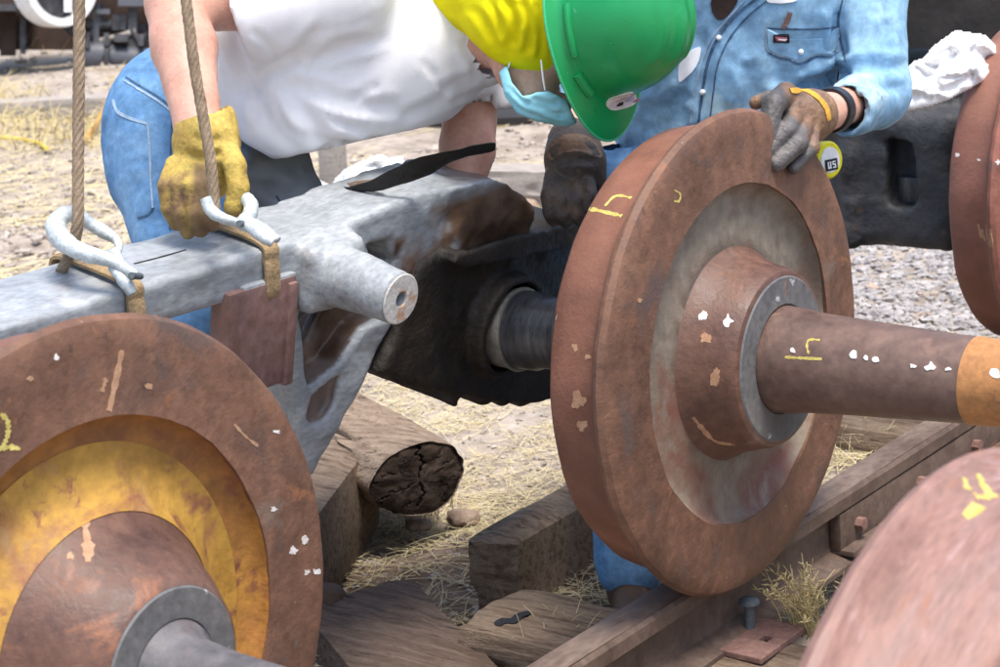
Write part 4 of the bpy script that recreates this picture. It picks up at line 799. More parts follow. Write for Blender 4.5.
# hard hat: shell with brim, peak, ridges and a sticker on the front
HC = P(600,22,3.44)
UPH = .75*rgt-.06*dwn-.66*fwd; UPH /= np.linalg.norm(UPH); FWD = .97*dwn+.42*rgt-.08*fwd; FWD = FWD-UPH*(FWD@UPH); FWD /= np.linalg.norm(FWD); SID = np.cross(UPH, FWD)
def hat_xyz(f, s, u): return HC+np.multiply.outer(f, FWD)+np.multiply.outer(s, SID)+np.multiply.outer(u, UPH)
nth, nr = 96, 34; th = np.linspace(0, 2*np.pi, nth, endpoint=False); rows = []
prof = [(1.0, 0)]+[(math.cos(t)**.80, math.sin(t)**.95) for t in np.linspace(.04, math.pi/2-.02, 26)]
bf = np.clip(np.cos(th), 0, 1)
for k, (e, h) in [(-5, (1.0,-.02)), (-4, (1.0,-.012))]: pass
def ring(scale_f, scale_s, up, peak, drop):
    f = np.cos(th)*(.140*scale_f)+bf**2.2*peak; s = np.sin(th)*(.119*scale_s); return hat_xyz(f, s, up+drop*bf**2)
rows = [ring(1.16,1.20,-.012,.046,-.012), ring(1.18,1.22,-.012,.050,-.013), ring(1.18,1.22,-.008,.050,-.013), ring(1.10,1.13,-.003,.030,-.006), ring(1.03,1.045,.002,.010,-.001), ring(1.0,1.0,.012,.002,0)]
for (e, h) in prof[1:]: rows.append(ring(e, e, .014+.166*h, 0, 0))
Vh = np.array(rows); n_r = len(rows)
rel = Vh-HC; fF = rel@FWD; sS = rel@SID; uU = rel@UPH; nn = rel/np.linalg.norm(rel, axis=2)[...,None]
ridge = np.zeros(fF.shape)
for s0, wdt, amp in ((0,.013,.006), (.047,.009,.005), (-.047,.009,.005)): ridge += amp/(1+np.exp((np.abs(sS-s0)-wdt)/.0016))*np.clip((uU-.045)/.012, 0, 1)*np.clip((.098-fF)/.01, 0, 1)
Vh = Vh+nn*ridge[...,None]; Vh = Vh.reshape(-1,3); F = []
for i in range(n_r-1):
    for j in range(nth): F.append((i*nth+j, i*nth+(j+1)%nth, (i+1)*nth+(j+1)%nth, (i+1)*nth+j))
F.append(tuple((n_r-1)*nth+j for j in range(nth)))
i0 = len(Vh); inner = np.concatenate([ring(.97,.97,.0,0,0), ring(.8,.8,.09,0,0), ring(.4,.4,.145,0,0)]); Vh = np.concatenate([Vh, inner])
for (a0, b0) in ((None, i0), (i0, i0+nth), (i0+nth, i0+2*nth)):
    for j in range(nth):
        a_ = (j if a0 is None else a0+j); a2 = ((j+1)%nth if a0 is None else a0+(j+1)%nth); F.append((a_, b0+j, b0+(j+1)%nth, a2))
hat = obj('hard_hat', Vh, F, M['hat'], wm, sharp=40)
rim_p = ring(1.175,1.215,-.0095,.0495,-.013); V, F = tube_vf(rim_p, .0026, 8, closed=True); obj('brim_edge', V, F, M['hatrim'], hat)
bh = world_bvh(hat)
for nm, pts in (('side_lug', [(577,74),(583,84),(590,94)]), ('side_rib', [(567,4),(569,30),(575,56)])):
    hp = [hit(bh, *q) for q in spline(np.array(pts, float), 6)[0]]; q = np.array([h[0]-h[1]*.001 for h in hp if h]); V, F = tube_vf(q, .010 if nm == 'side_lug' else .008, 10); obj(nm, V, F, M['hat'], hat)
patch('sticker', bh, [(606,105),(609,99),(619,95),(633,92),(647,90),(655,92),(647,99),(635,103),(621,109),(611,110)], M['decal_e'], hat, lift=.002)
patch('sticker_print', bh, [(609,105),(612,100),(621,97),(634,94),(646,92),(650,93),(643,98),(632,102),(621,107),(613,108)], M['decal'], hat, lift=.0032)
patch('sticker_mark', bh, [(615,105),(618,102),(622,101),(621,104),(617,106)], M['black'], hat, lift=.0042); patch('sticker_mark', bh, [(631,101),(637,98),(643,97),(638,100),(633,102)], M['decal_r'], hat, lift=.0042)
patch('sticker_mark', bh, [(623,100),(629,97),(633,97),(631,100),(625,102)], M['decal_g'], hat, lift=.0042)

# --- the man in the faded denim shirt behind the wheel
bm_ = thing('person', (-.40,.62,0), 'person in faded denim shirt behind the wheel with a brown glove on its rim', 'person', 'people fitting the wheelset into the frame')
bp = P(700,190,4.42); bc = P(775,10,4.12); bn = P(760,-95,4.0); bhd = P(735,-190,3.86)
bLS = P(868,-45,4.08); bLE = P(874,96,4.02); bLW = P(826,112,3.70); bRS = P(655,-30,4.05); bRE = P(592,75,4.0); bRW = P(576,148,3.74)
bRh = P(676,215,4.42); bLh = P(752,215,4.48); bRk = P(640,330,4.05); bLk = P(725,340,4.25); bRa = np.array([-.46,.30,.10]); bLa = np.array([-.62,.80,.10])
bRa = P(632,560,4.02); bRa[2] = .11
b_up = (bhd-bn)/np.linalg.norm(bhd-bn); b_f = -fwd*.8+dwn*.6; b_f = b_f-b_up*(b_f@b_up); b_f /= np.linalg.norm(b_f); b_s = np.cross(b_up, b_f)
def b_body(p):
    t = union(.06, s_cap(p, bp, bc, .13, .15), s_cap(p, bRS, bLS, .075, .075), s_cap(p, bc, bn, .12, .06))
    ar = union(.02, s_cap(p, bLS, bLE, .055, .047), s_cap(p, bLE, bLW, .047, .036), s_cap(p, bLW, P(800,125,3.56), .034, .036), s_cap(p, bRS, bRE, .055, .047), s_cap(p, bRE, bRW, .047, .036), s_cap(p, bRW, P(572,185,3.70), .034, .036))
    lg = union(.05, s_cap(p, bRh, bRk, .085, .056), s_cap(p, bRk, bRa, .05, .036), s_cap(p, bLh, bLk, .085, .056), s_cap(p, bLk, bLa, .05, .036))
    A = np.stack([b_f, b_s, b_up]); hd = union(.03, s_cap(p, bn, bhd-b_up*.06, .064, .06), s_ell(p, bhd, A, (.098,.078,.118)), s_cap(p, bhd-b_up*.06+b_f*.04, bhd-b_up*.085+b_f*.06, .052, .04))
    hd = smin(hd, s_cap(p, bhd+b_f*.095+b_up*.01, bhd+b_f*.115-b_up*.025, .010, .015), .015)
    for sd in (-1, 1):
        hd = smin(hd, s_ell(p, bhd+b_s*.078*sd, A, (.02,.010,.032)), .008); hd = smax(hd, -s_ell(p, bhd+b_s*.034*sd+b_f*.1+b_up*.005, A, (.012,.018,.012)), .008)
    return union(.03, t, ar, lg, hd)
add('body', b_body, *bounds([bp, bc, bhd, bLS, bLE, bLW, bRW, bRk, bLk, bRa, bLa, P(800,125,3.56), P(572,185,3.70)], .16), .0125, M['skin'], bm_, it=1)
A_ = np.stack([b_f, b_s, b_up]); add('hair', lambda p: smax(s_ell(p, bhd+b_up*.012-b_f*.012, A_, (.104,.086,.122)), ((p-bhd)@b_f)*.7-((p-bhd)@b_up)-.02, .01), *bounds([bhd], .16), .007, M['hair'], bm_, noise=[((40,40,40), .004, 101)])
def b_shirt(p):
    t = union(.07, s_cap(p, P(716,175,4.40), P(742,90,4.20), .165, .178), s_cap(p, P(742,90,4.20), P(778,-10,4.10), .175, .18), s_cap(p, P(672,-30,4.08), P(862,-42,4.08), .095, .095), s_cap(p, P(690,-20,4.08), P(700,150,4.3), .12, .15), s_cap(p, P(655,118,4.28), P(690,100,4.25), .10, .12))
    la = union(.035, s_cap(p, bLS, bLE+[0,0,.01], .082, .068), s_cap(p, bLE, P(846,110,3.80), .068, .056))
    la = smax(la, -s_cap(p, P(856,106,3.86), P(815,116,3.66), .046), .004); dl = (P(815,116,3.66)-bLE); dl /= np.linalg.norm(dl); la = smax(la, (p-P(846,112,3.79))@dl, .006)
    ra = union(.035, s_cap(p, bRS, bRE, .08, .066), s_cap(p, bRE, P(586,108,3.88), .066, .058)); t = smin(smin(t, la, .02), ra, .03)
    # open front: a slit where the white undershirt shows
    return smax(t, -s_cap(p, P(683,76,4.02), P(692,62,4.02), .018), .01) if False else t
CF = [([(842,62),(836,72),(818,84),(800,92)], .016, 8), ([(905,70),(880,66),(850,72),(830,84)], .014, 7), ([(900,92),(880,82),(858,84),(838,92)], .010, 6), ([(840,10),(838,35),(843,60)], .012, 7), ([(870,90),(866,104),(868,120)], .009, 6), ([(852,92),(846,104),(850,116)], .007, 5), ([(890,20),(884,40),(888,58)], .007, 7), ([(775,70),(800,92),(815,80)], .008, 10),
      ([(700,30),(705,70),(698,120)], .007, 8), ([(748,60),(752,90),(742,115)], .007, 9), ([(690,92),(665,108),(640,112)], .010, 8), ([(745,20),(750,40),(744,58)], .005, 8), ([(800,65),(806,85),(795,108)], .006, 8), ([(640,130),(670,120),(690,110)], .008, 7)]
bsh = add('shirt', b_shirt, *bounds([P(716,180,4.4), P(742,90,4.2), bLS, bLE, bRS, bRE, P(840,110,3.78), P(586,108,3.88)], .19), .009, M['chambray'], bm_, folds=CF, noise=[((10,10,10), .005, 103), ((28,28,28), .0022, 104)])
bb = world_bvh(bsh)
for pts, wd, mm in (([(760,-4),(737,14),(719,36),(708,62),(702,95),(698,130)], .006, 'seam_dark'), ([(745,0),(728,18),(712,38),(701,64),(694,96),(690,128)], .004, 'seam'), ([(773,-4),(748,16),(730,38),(718,64),(713,96),(709,128)], .003, 'seam_dark'), ([(767,28),(790,29),(815,29),(838,27)], .004, 'seam_dark'), ([(767,28),(766,40),(768,50),(778,55),(788,57),(796,61),(804,59),(816,54),(830,54),(838,48),(838,27)], .005, 'seam'), ([(768,52),(780,58),(790,60),(798,64),(806,62),(816,57),(832,57)], .005, 'seam_dark'), ([(842,0),(838,26),(846,62)], .005, 'seam_dark')):
    ribbon('stitching', bb, pts, wd, M[mm], bsh, lift=.002, n=8)
patch('pocket_flap', bb, [(767,29),(838,28),(838,47),(830,53),(815,53),(804,58),(796,60),(787,56),(777,54),(768,49)], M['chambray'], bsh, lift=.004)
patch('pocket_tag', bb, [(773,34),(789,34),(789,42),(773,42)], M['black'], bsh, lift=.0075); patch('tag_print', bb, [(775,36),(787,36),(786,40),(777,40)], M['decal_r'], bsh, lift=.0085); patch('tag_print', bb, [(778,37.5),(787,37.8),(785,39.3),(779,39)], M['label_w'], bsh, lift=.0092)
ribbon('pocket_pen', bb, [(790,12),(787,20),(783,28)], .010, M['col'], bsh, lift=.006)
for q in ((719,38), (703,92), (800,51)):
    h = hit(bb, *q); u = np.cross(h[1], [0,0,1.]); u /= np.linalg.norm(u); v = np.cross(h[1], u); V, F, _ = lathe([(0,0),(0,.0062),(.006,.0058),(.0095,.004),(.0105,0)], (0,0,0), 18, closed=False); V = h[0]+V[:,:1]*h[1]+V[:,1:2]*u+V[:,2:3]*v; obj('snap_button', V, F, M['label_w'], bsh)
for q in ([(681,60),(692,50),(701,48),(696,66),(684,80),(679,80)], [(768,-2),(780,-3),(795,-2),(795,1),(782,3),(769,2)]): patch('undershirt', bb, q, M['white'], bm_, lift=.004)
for q in ([(712,-2),(730,-4),(738,0),(729,14),(720,20),(713,14)],): patch('collar_gap', bb, q, M['darkwood'], bm_, lift=.003)  # dark brown patch laid on the shirt for the gap at the collar
def b_jeans(p):
    t = union(.06, s_cap(p, P(618,178,4.22), P(680,200,4.36), .085, .12), s_cap(p, bRh, bLh, .15, .15), s_cap(p, bRh, bRk, .12, .088), s_cap(p, bRk, bRa, .085, .078), s_cap(p, bLh, bLk, .12, .088), s_cap(p, bLk, bLa, .085, .078))
    return smax(t, -(p[:,2]-.045), .01)
bje = add('jeans', b_jeans, *bounds([bRh, bLh, bRk, bLk, bRa, bLa], .2), .0105, M['denim'], bm_, noise=[((10,10,10), .006, 105), ((30,30,30), .003, 106)])
for a_ in (bRa, bLa): boot(a_, (.55,-.8), bm_)
# left glove: fingers over the rim of the wheel
hp_ = lambda x, y, d=0: P(x, y, 3.52+d)
def b_glove(p):
    d = union(.025, s_cap(p, hp_(826,112,.10), hp_(812,116,.07), .042, .044), s_cap(p, hp_(808,112,.06), hp_(788,112,.03), .040, .036), s_cap(p, hp_(806,128,.06), hp_(790,134,.035), .030, .030))
    d = smax(d, -s_cap(p, hp_(850,106,.16), hp_(818,114,.08), .037), .004)
    for (x0,y0,x1,y1,x2,y2,r) in [(786,94,774,104,766,132,.0225), (797,112,787,130,768,150,.019), (804,124,798,144,776,163,.019)]:
        d = smin(d, finger(p, [hp_(x0,y0,.02), hp_(x1,y1,-.03), hp_(x2,y2,-.04)], r), .003)
    d = smin(d, finger(p, [hp_(812,128,.03), hp_(812,148,.0), hp_(794,168,-.012)], .0145), .004)
    d = smin(d, finger(p, [hp_(790,102,.06), hp_(770,98,.07), hp_(756,103,.08)], .016), .012)
    return d
bgl = add('glove', b_glove, *bounds([hp_(745,85,.1), hp_(845,175), hp_(790,120,-.06)], .06), .0040, M['glove_b'], bm_, noise=[((40,40,40), .0008, 107), ((130,130,130), .0006, 108)], it=1)
bg = world_bvh(bgl)
ribbon('cuff_edge', bg, [(790,91),(806,91),(818,98),(826,108),(829,120)], .012, M['mustard'], bgl, lift=.002, n=8)
GV = np.array([v.co[:] for v in bgl.data.vertices])+root_loc(bgl); px, py, dd = topx(GV); gz = np.clip((790+.55*(py-100)-px+5*vnoise(GV*40, 6))/5, 0, 1)*np.clip((px-758)/4, 0, 1)
at = bgl.data.attributes.new('grime_shade', 'FLOAT', 'POINT'); at.data.foreach_set('value', gz.astype(np.float32))
wv = bLW+(bLE-bLW)*.10; T = (bLE-bLW)/np.linalg.norm(bLE-bLW); u = np.cross(T, [0,0,1.]); u /= np.linalg.norm(u); v = np.cross(T, u); a = np.linspace(0, 2*np.pi, 32, endpoint=False)
V = np.concatenate([wv+T*tt+(r*np.cos(a)[:,None]*u+r*np.sin(a)[:,None]*v) for tt, r in ((-.015,.038),(-.015,.044),(.015,.046),(.015,.040))]); obj('wrist_watch', V, [(i*32+j, i*32+(j+1)%32, ((i+1)%4)*32+(j+1)%32, ((i+1)%4)*32+j) for i in range(4) for j in range(32)], M['blackp'], bm_, sharp=30)
# right glove: blackened fingers hanging over the ledge of the journal box
kp = lambda x, y, d=0: P(x, y, 3.66+d)
def b_glove2(p):
    d = union(.03, s_cap(p, kp(574,142,.06), kp(574,158,.03), .052, .056), s_cap(p, kp(574,165,.035), kp(568,178,.035), .046, .038), s_cap(p, kp(585,168,.035), kp(590,182,.035), .034, .030))
    d = smax(d, -s_cap(p, kp(580,110,.10), kp(575,150,.055), .043), .004)
    for k, (x0,y0,x1,y1,x2,y2,x3,y3) in enumerate([(554,174,550,196,551,212,554,219), (562,178,560,200,563,214,567,221), (574,180,575,200,578,213,582,219), (586,178,590,196,592,208,594,213)]):
        d = smin(d, finger(p, [kp(x0,y0,.01), kp(x1,y1,-.026), kp(x2,y2,-.02), kp(x3,y3,.005)], (.0185,.0185,.018,.016)[k]), .0025)
    return d
bg2 = add('glove', b_glove2, *bounds([kp(540,130), kp(610,225), kp(575,170,.12)], .06), .0042, M['glove_d'], bm_, noise=[((40,40,40), .0008, 109), ((130,130,130), .0006, 110)], folds=[([(552,165),(570,158),(596,162)], .004, 4), ([(556,152),(574,148),(596,152)], .003, 3)], it=1)
bq = world_bvh(bg2)
patch('tan_cuff', bq, [(548,150),(556,140),(572,134),(590,138),(600,150),(600,158),(580,152),(562,154),(551,160)], M['glove_b'], bg2, lift=.002)
# black strap lying over the frame
s_pts = np.array([P(345,190,3.50), P(372,186,3.46), P(410,172,3.44), P(440,160,3.43), P(470,152,3.44), P(496,146,3.46)]); q, _ = spline(s_pts, 8); V = []
for i in range(len(q)):
    f = i/(len(q)-1); wd = np.interp(f, [0,.2,.5,.75,.92,1], [.005,.018,.044,.050,.034,.016]); tw = .5*math.sin(6*f); nrm = np.array([0,0,1.])*math.cos(tw)+fwd*math.sin(tw)*.6; T = q[min(i+1,len(q)-1)]-q[max(i-1,0)]; T /= np.linalg.norm(T); sd = np.cross(T, nrm+.0); sd /= np.linalg.norm(sd); up_ = np.cross(sd, T)
    for (aa, bb2) in ((-1,0),(-.5,.9),(0,.4),(.5,1),(1,0),(.5,-.7),(0,-1),(-.5,-.7)): V.append(q[i]+sd*wd*.5*aa+up_*(wd*.45*aa+.006*bb2))
V = np.array(V); V += .003*fbm(V*30, 2, 120)[:,None]; F = [(i*8+j, i*8+(j+1)%8, (i+1)*8+(j+1)%8, (i+1)*8+j) for i in range(len(q)-1) for j in range(8)]+[tuple(range(8))[::-1], tuple((len(q)-1)*8+j for j in range(8))]
stp = obj('leather_strap', V, F, M['blackrag'], sharp=50); tag(stp, 'black oily strap lying twisted over the top of the hanging frame', 'strap')

# ------------------------------------------------------------------ white rag on the axle box, white sack behind the beam
def crumple(name, pts, m, label, cat, thick=.03, seed=0, amp=.02):
    """a heap of cloth: seen outline pts (px, py) at depths, filled and crumpled"""
    C3 = np.array([P(*q) for q in pts]); r = thick
    def f(p):
        d = 1e9*np.ones(len(p))
        for i in range(len(C3)-1): d = smin(d, s_cap(p, C3[i], C3[i+1], r[i], r[i+1]), .03)
        n = fbm(p*np.array([7,7,10]), 2, seed); rg = 1-2*np.abs(vnoise(p*np.array([9,9,6])+n[:,None]*.5, seed+4))
        return d-amp*rg-.3*amp*n-.006*vnoise(p*34, seed+9)
    V, F = surface(f, *bounds(C3, max(r)+.05), .0062); V = relax(V, F, 1, .4); o = obj(name, V, F, m, sharp=0); return tag(o, label, cat)
def sheet(name, poly, depth, m, label, cat, seed=0, amp=.02, step=1.6, dome=.03, lines=()):
    """a crumpled sheet of cloth: poly is its outline as seen, depth a function of (px, py)"""
    poly = np.array(poly, float); lo = poly.min(0)-step; hi = poly.max(0)+step; nx_ = int((hi[0]-lo[0])/step); ny_ = int((hi[1]-lo[1])/step)
    gx, gy = np.meshgrid(lo[0]+step*np.arange(nx_), lo[1]+step*np.arange(ny_), indexing='ij'); q = np.stack([gx.ravel(), gy.ravel()], 1); sd = s_poly(q, poly)
    inn = np.clip(-sd, 0, 14)/14; z3 = np.stack([q[:,0]/22, q[:,1]/22, 0*q[:,0]+seed], 1); wp = z3+.6*np.stack([vnoise(z3*1.3, seed+1), vnoise(z3*1.3, seed+2), 0*q[:,0]], 1)
    h = amp*(1-2.2*np.abs(vnoise(wp*np.array([1.0,1.7,1]), seed+3)))+.45*amp*(1-2*np.abs(vnoise(wp*2.3+5, seed+4)))+.2*amp*vnoise(wp*5, seed+5)
    for (x0, y0, x1, y1, a_, w_) in lines:
        A = np.array([x0, y0]); e = np.array([x1-x0, y1-y0]); t = np.clip(((q-A)@e)/(e@e), 0, 1); d = np.linalg.norm(q-A-t[:,None]*e, axis=1); h -= a_*np.exp(-(d/w_)**2)*np.clip(np.sin(np.pi*t)*2+.3, 0, 1)
    t = np.array([depth(*a_) for a_ in q])-dome*np.sqrt(inn)-h*np.clip(inn*1.6, .25, 1)
    Vf = np.array([P(a_[0], a_[1], b_) for a_, b_ in zip(q, t)]); Vb = np.array([P(a_[0], a_[1], b_+.006+.03*np.sqrt(c_)) for a_, b_, c_ in zip(q, t, inn)]); keep = sd < 0; n = len(q); F = []; id_ = lambda i, j: i*ny_+j; edge = {}
    for i in range(nx_-1):
        for j in range(ny_-1):
            f = [id_(i,j), id_(i,j+1), id_(i+1,j+1), id_(i+1,j)]
            if keep[f].all():
                F.append(f[::-1]); F.append([k+n for k in f])
                for k in range(4): e_ = (f[k], f[(k+1)%4]); edge[e_] = 1
    for (a_, b_) in edge:
        if (b_, a_) not in edge: F.append([a_, b_, b_+n, a_+n])
    V = np.concatenate([Vf, Vb]); used = np.unique(np.array(F)); mp = -np.ones(len(V), int); mp[used] = np.arange(len(used))
    o = obj(name, V[used], mp[np.array(F)], m, sharp=60); return tag(o, label, cat)
sheet('rag', [(896,110),(903,88),(907,66),(914,60),(922,58),(933,45),(946,36),(955,29),(972,32),(986,34),(996,44),(1004,58),(998,74),(980,84),(966,92),(950,100),(930,107),(912,111)], lambda x, y: 4.52+.0016*(x-895)-.0012*(y-60), M['rag'], 'crumpled white rag lying on the dark iron axle box', 'rag', 130, .016, 1.5, .05,
      [(930,70,960,52,.035,5), (936,56,952,48,.02,3), (960,36,975,60,.02,4), (972,46,990,62,.045,7), (905,100,940,88,.012,4), (940,95,975,74,.02,5), (915,66,930,84,.012,4)])
sheet('sack', [(292,206),(300,186),(318,178),(330,184),(342,170),(362,160),(380,153),(392,158),(402,154),(410,166),(414,180),(396,190),(370,198),(340,206),(315,210)], lambda x, y: 8.6+.003*(x-300), M['rag'], 'crumpled white sack on the ground behind the hanging frame', 'sack', 140, .05, 1.8, .12, [(372,170,384,190,.12,7), (330,190,345,176,.1,5), (392,172,408,176,.06,4)])
V, F = tube_vf([P(346,187,3.53), P(360,185,3.49), P(385,182,3.46)], [.007,.009,.006], 10); o = obj('wooden_handle', V, F, M['wood_pale']); tag(o, 'short wooden handle lying beside the black strap', 'handle')
st_ = on('z', .02, 335, 205); V, F = box_vf(st_+np.array([-.05,-.05,-.05]), st_+np.array([.05,.05,.36]), .01); V[:,0] += .2*(V[:,2]-st_[2])*.3; o = obj('stake', V, F, M['wood_grey'], base=(st_[0], st_[1], 0)); tag(o, 'short grey wooden stake beside the white sack', 'stake')

# ------------------------------------------------------------------ background
c0 = on('z', .06, -40, 116); c1 = on('z', .06, 112, 108); dcu = c1-c0; Lc = np.linalg.norm(dcu)
timber((c0[0]-dcu[0]*.3, c0[1]-dcu[1]*.3, -.03), math.atan2(dcu[1], dcu[0]), Lc*2.6, .30, .17, M['wood_grey'], 'timber', 'long grey timber on the ground left of the bending man', 151, group=TG)
bg0 = on('z', 0, 470, 205); bg1 = on('z', 0, 560, 208); dcu = bg1-bg0; timber((bg0[0]-dcu[0], bg0[1]-dcu[1], -.03), math.atan2(dcu[1], dcu[0]), np.linalg.norm(dcu)*4, .22, .20, M['wood_grey'], 'timber', 'grey timber on the straw behind the two men', 152, group=TG)
q = [on('z', .02, *p) for p in [(-60,132),(-20,134),(0,137),(20,139),(38,143),(47,149)]]; V, F = tube_vf(q, .013, 8, smooth_n=6); o = obj('hose', V, F, M['hose']); tag(o, 'thin yellow hose on the straw at the left', 'hose')
a_ = on('z', .02, 86, 140); b_2 = a_+np.array([-.15,.25,.42]); V, F = tube_vf([a_, P(97,122,12.6), P(108,104,12.8)], [.022,.02,.018], 8); o = obj('stick', V, F, M['stick']); tag(o, 'orange brown stick leaning on the grey timber', 'stick')
# old locomotive running gear, upper left
lo_c = on('z', 0, 100, 66); dL = math.hypot(lo_c[0]-CAM[0], lo_c[1]-CAM[1])
loco = thing('locomotive', (lo_c[0], lo_c[1], 0), 'sooty grey locomotive running gear with a white rimmed wheel in the background', 'locomotive')
tD = float((lo_c-CAM) @ fwd); pb = lambda x, y, d=0: P(x, y, tD+d)
def bar(name, pts, r, m, par, seg=10): V, F = tube_vf(np.array(pts), r, seg); return obj(name, V, F, m, par, sharp=40)
V, F = tube_vf([pb(84,56), pb(106,56), pb(107,57)], .13, 20); obj('brake_cylinder', V, F, M['pipe'], loco, sharp=40); V, F = tube_vf([pb(107,57), pb(112,57)], .15, 20); obj('clamp_ring', V, F, M['loco'], loco, sharp=40); V, F = tube_vf([pb(110,57), pb(150,60), pb(172,62)], .105, 20); obj('air_pipe', V, F, M['pipe'], loco, sharp=40)
def plk(name, x0, y0, x1, y1, d0, d1, m, par=loco, b=.01):
    A = pb(x0, y0, d0); B = pb(x1, y1, d1); V = []
    for t in (d0, d1):
        for (x, y) in ((x0,y0),(x1,y0),(x1,y1),(x0,y1)): V.append(pb(x, y, t))
    return obj(name, V, [(0,1,2,3),(7,6,5,4),(0,4,5,1),(1,5,6,2),(2,6,7,3),(3,7,4,0)], m, par, smooth=False)
plk('frame_plate', -60, -90, 175, 50, .55, .75, M['darkwood']); plk('equaliser', 78, 24, 150, 31, .1, .3, M['loco']); plk('top_beam', 76, -30, 175, -2, -.1, .3, M['loco']); plk('hanger', 128, 8, 137, 50, 0, .2, M['loco']); plk('hanger', 93, 10, 99, 44, -.05, .12, M['pipe']); plk('hanger', 146, 6, 152, 50, .1, .3, M['loco']); plk('side_post', 0, 10, 16, 56, -.1, .3, M['darkwood']); plk('running_board', -60, 4, 34, 11, -.5, .5, M['loco'])
plk('brake_block', 96, 9, 110, 14, -.1, .2, M['pipe']); plk('spring_box', 112, 14, 126, 30, 0, .3, M['loco']); plk('spring_leaf', 118, -2, 150, 6, -.1, .2, M['pipe'])
bar('brake_rod', [pb(100,41), pb(122,36), pb(136,31)], .03, M['wood_grey'], loco); bar('brake_rod', [pb(92,36), pb(99,20), pb(98,4)], .04, M['pipe'], loco); bar('brake_rod', [pb(132,30), pb(140,44), pb(147,34)], .035, M['loco'], loco); bar('brake_rod', [pb(78,20), pb(92,26), pb(112,24)], .05, M['loco'], loco)
bar('step_iron', [pb(60,18), pb(72,28), pb(76,32)], .06, M['loco'], loco)
for x0, y0, x1, y1 in ((84,32,90,48), (104,33,109,46), (114,34,128,42), (138,34,144,46), (20,14,26,54), (34,12,60,20)): plk('bracket', x0, y0, x1, y1, -.15, .15, M['loco'])
wcen = pb(56,-16,-.4); T = -ray(56,-16)/np.linalg.norm(ray(56,-16))*.80+.6*rgt; T /= np.linalg.norm(T); u_ = np.cross(T, [0,0,1.]); u_ /= np.linalg.norm(u_); v_ = np.cross(u_, T)
V, F, _ = lathe([(.10,.30),(.10,.37),(.05,.385),(-.12,.385),(-.14,.37),(-.14,.34),(-.02,.31)], (0,0,0), 56, closed=True); V = wcen+V[:,:1]*T+V[:,1:2]*u_+V[:,2:3]*v_; wr = obj('white_rim', V, F, M['whitep'], loco, sharp=35)
V, F, _ = lathe([(-.05,.0),(-.05,.315),(-.09,.315),(-.09,.0)], (0,0,0), 40, closed=False); V = wcen+V[:,:1]*T+V[:,1:2]*u_+V[:,2:3]*v_; obj('wheel_disc', V, F, M['loco'], loco, sharp=35); plk('axle_end', 64, -10, 72, 12, -.35, -.2, M['whitep'])
# near-black rail car and ground slab behind on the right
cb = on('z', 0, 890, 100); dcar = np.array([.93,.36,0]); dcar /= np.linalg.norm(dcar); ncar = np.array([dcar[1], -dcar[0], 0]); car = thing('rail_car', (cb[0]+3*dcar[0], cb[1]+3*dcar[1], 0), 'black rail car side standing behind the man in the denim shirt', 'rail car')
def cbox(name, s0, s1, z0, z1, o0, o1, m, par): 
    V = [];
    for z in (z0, z1):
        for (s, o) in ((s0,o0),(s1,o0),(s1,o1),(s0,o1)): q = cb*[1,1,0]+dcar*s-ncar*o; V.append((q[0], q[1], z))
    return obj(name, V, [(3,2,1,0),(4,5,6,7),(0,1,5,4),(1,2,6,5),(2,3,7,6),(3,0,4,7)], m, par, smooth=False)
body = cbox('side_wall', -1.2, 8, .62, 3.0, .12, 2.4, M['car'], car); cbox('side_sill', -1.2, 8, .30, .62, 0, 2.5, M['car'], car)
for k in range(9): cbox('rib', -1.0+k*1.05, -.9+k*1.05, .62, 2.95, .03, .12, M['car'], car)
for k in range(2): 
    for j in range(2): 
        q = cb*[1,1,0]+dcar*(.6+5*k+1.4*j)-ncar*.5; V, F, _ = lathe([(-.06,0),(-.06,.34),(.0,.36),(.02,.38),(.07,.38),(.07,0)], (0,0,0), 32, closed=False); V = q+[0,0,.38]+V[:,:1]*ncar+V[:,1:2]*dcar+V[:,2:3]*np.array([0,0,1.]); obj('wheel', V, F, M['loco'], car, sharp=40)
o = cbox('dark_bed', -3, 14, -.06, .03, -.4, 6, M['car'], None); tag(o, kind='structure'); o.name = 'dark_path'  # near-black slab on the ground under and beside the car
rp = on('z', .06, 845, 414); V, F = box_vf(rp+[-.03,-.02,-.02], rp+[.06,.05,.02], .004); o = obj('red_tag', V, F, M['red']); tag(o, 'small red plastic piece on the ground beyond the axle', 'plastic piece')

# ------------------------------------------------------------------ stones, straw, grass
def ico(n=1):
    bm = bmesh.new(); bmesh.ops.create_icosphere(bm, subdivisions=n, radius=1); bm.verts.index_update(); V = np.array([v.co[:] for v in bm.verts]); F = np.array([[v.index for v in f.verts] for f in bm.faces]); bm.free(); return V, F
IV, IF = ico(1)
def stones(name, XY, size, m, zoff=.0, label=None):
    n = len(XY); z = ground_z(XY[:,0], XY[:,1])*np.clip(1-np.hypot(XY[:,0]+4, XY[:,1]-3)/18, 0, 1)
    sc = size[:,None]*rng.uniform(.55, 1.25, (n,3))*[1,1,.75]; J = 1+.28*rng.standard_normal((n, len(IV))).clip(-1.6,1.6); V = IV[None]*J[...,None]*sc[:,None]
    a = rng.uniform(0, 6.28, n); c, s = np.cos(a)[:,None], np.sin(a)[:,None]; V = np.stack([V[...,0]*c-V[...,1]*s, V[...,0]*s+V[...,1]*c, V[...,2]], -1)+np.stack([XY[:,0], XY[:,1], z+size*.25+zoff], 1)[:,None]
    F = (IF[None]+len(IV)*np.arange(n)[:,None,None]).reshape(-1,3); o = obj(name, V.reshape(-1,3), F, m, smooth=False, base=(0,0,0)); tag(o, kind='stuff'); return o
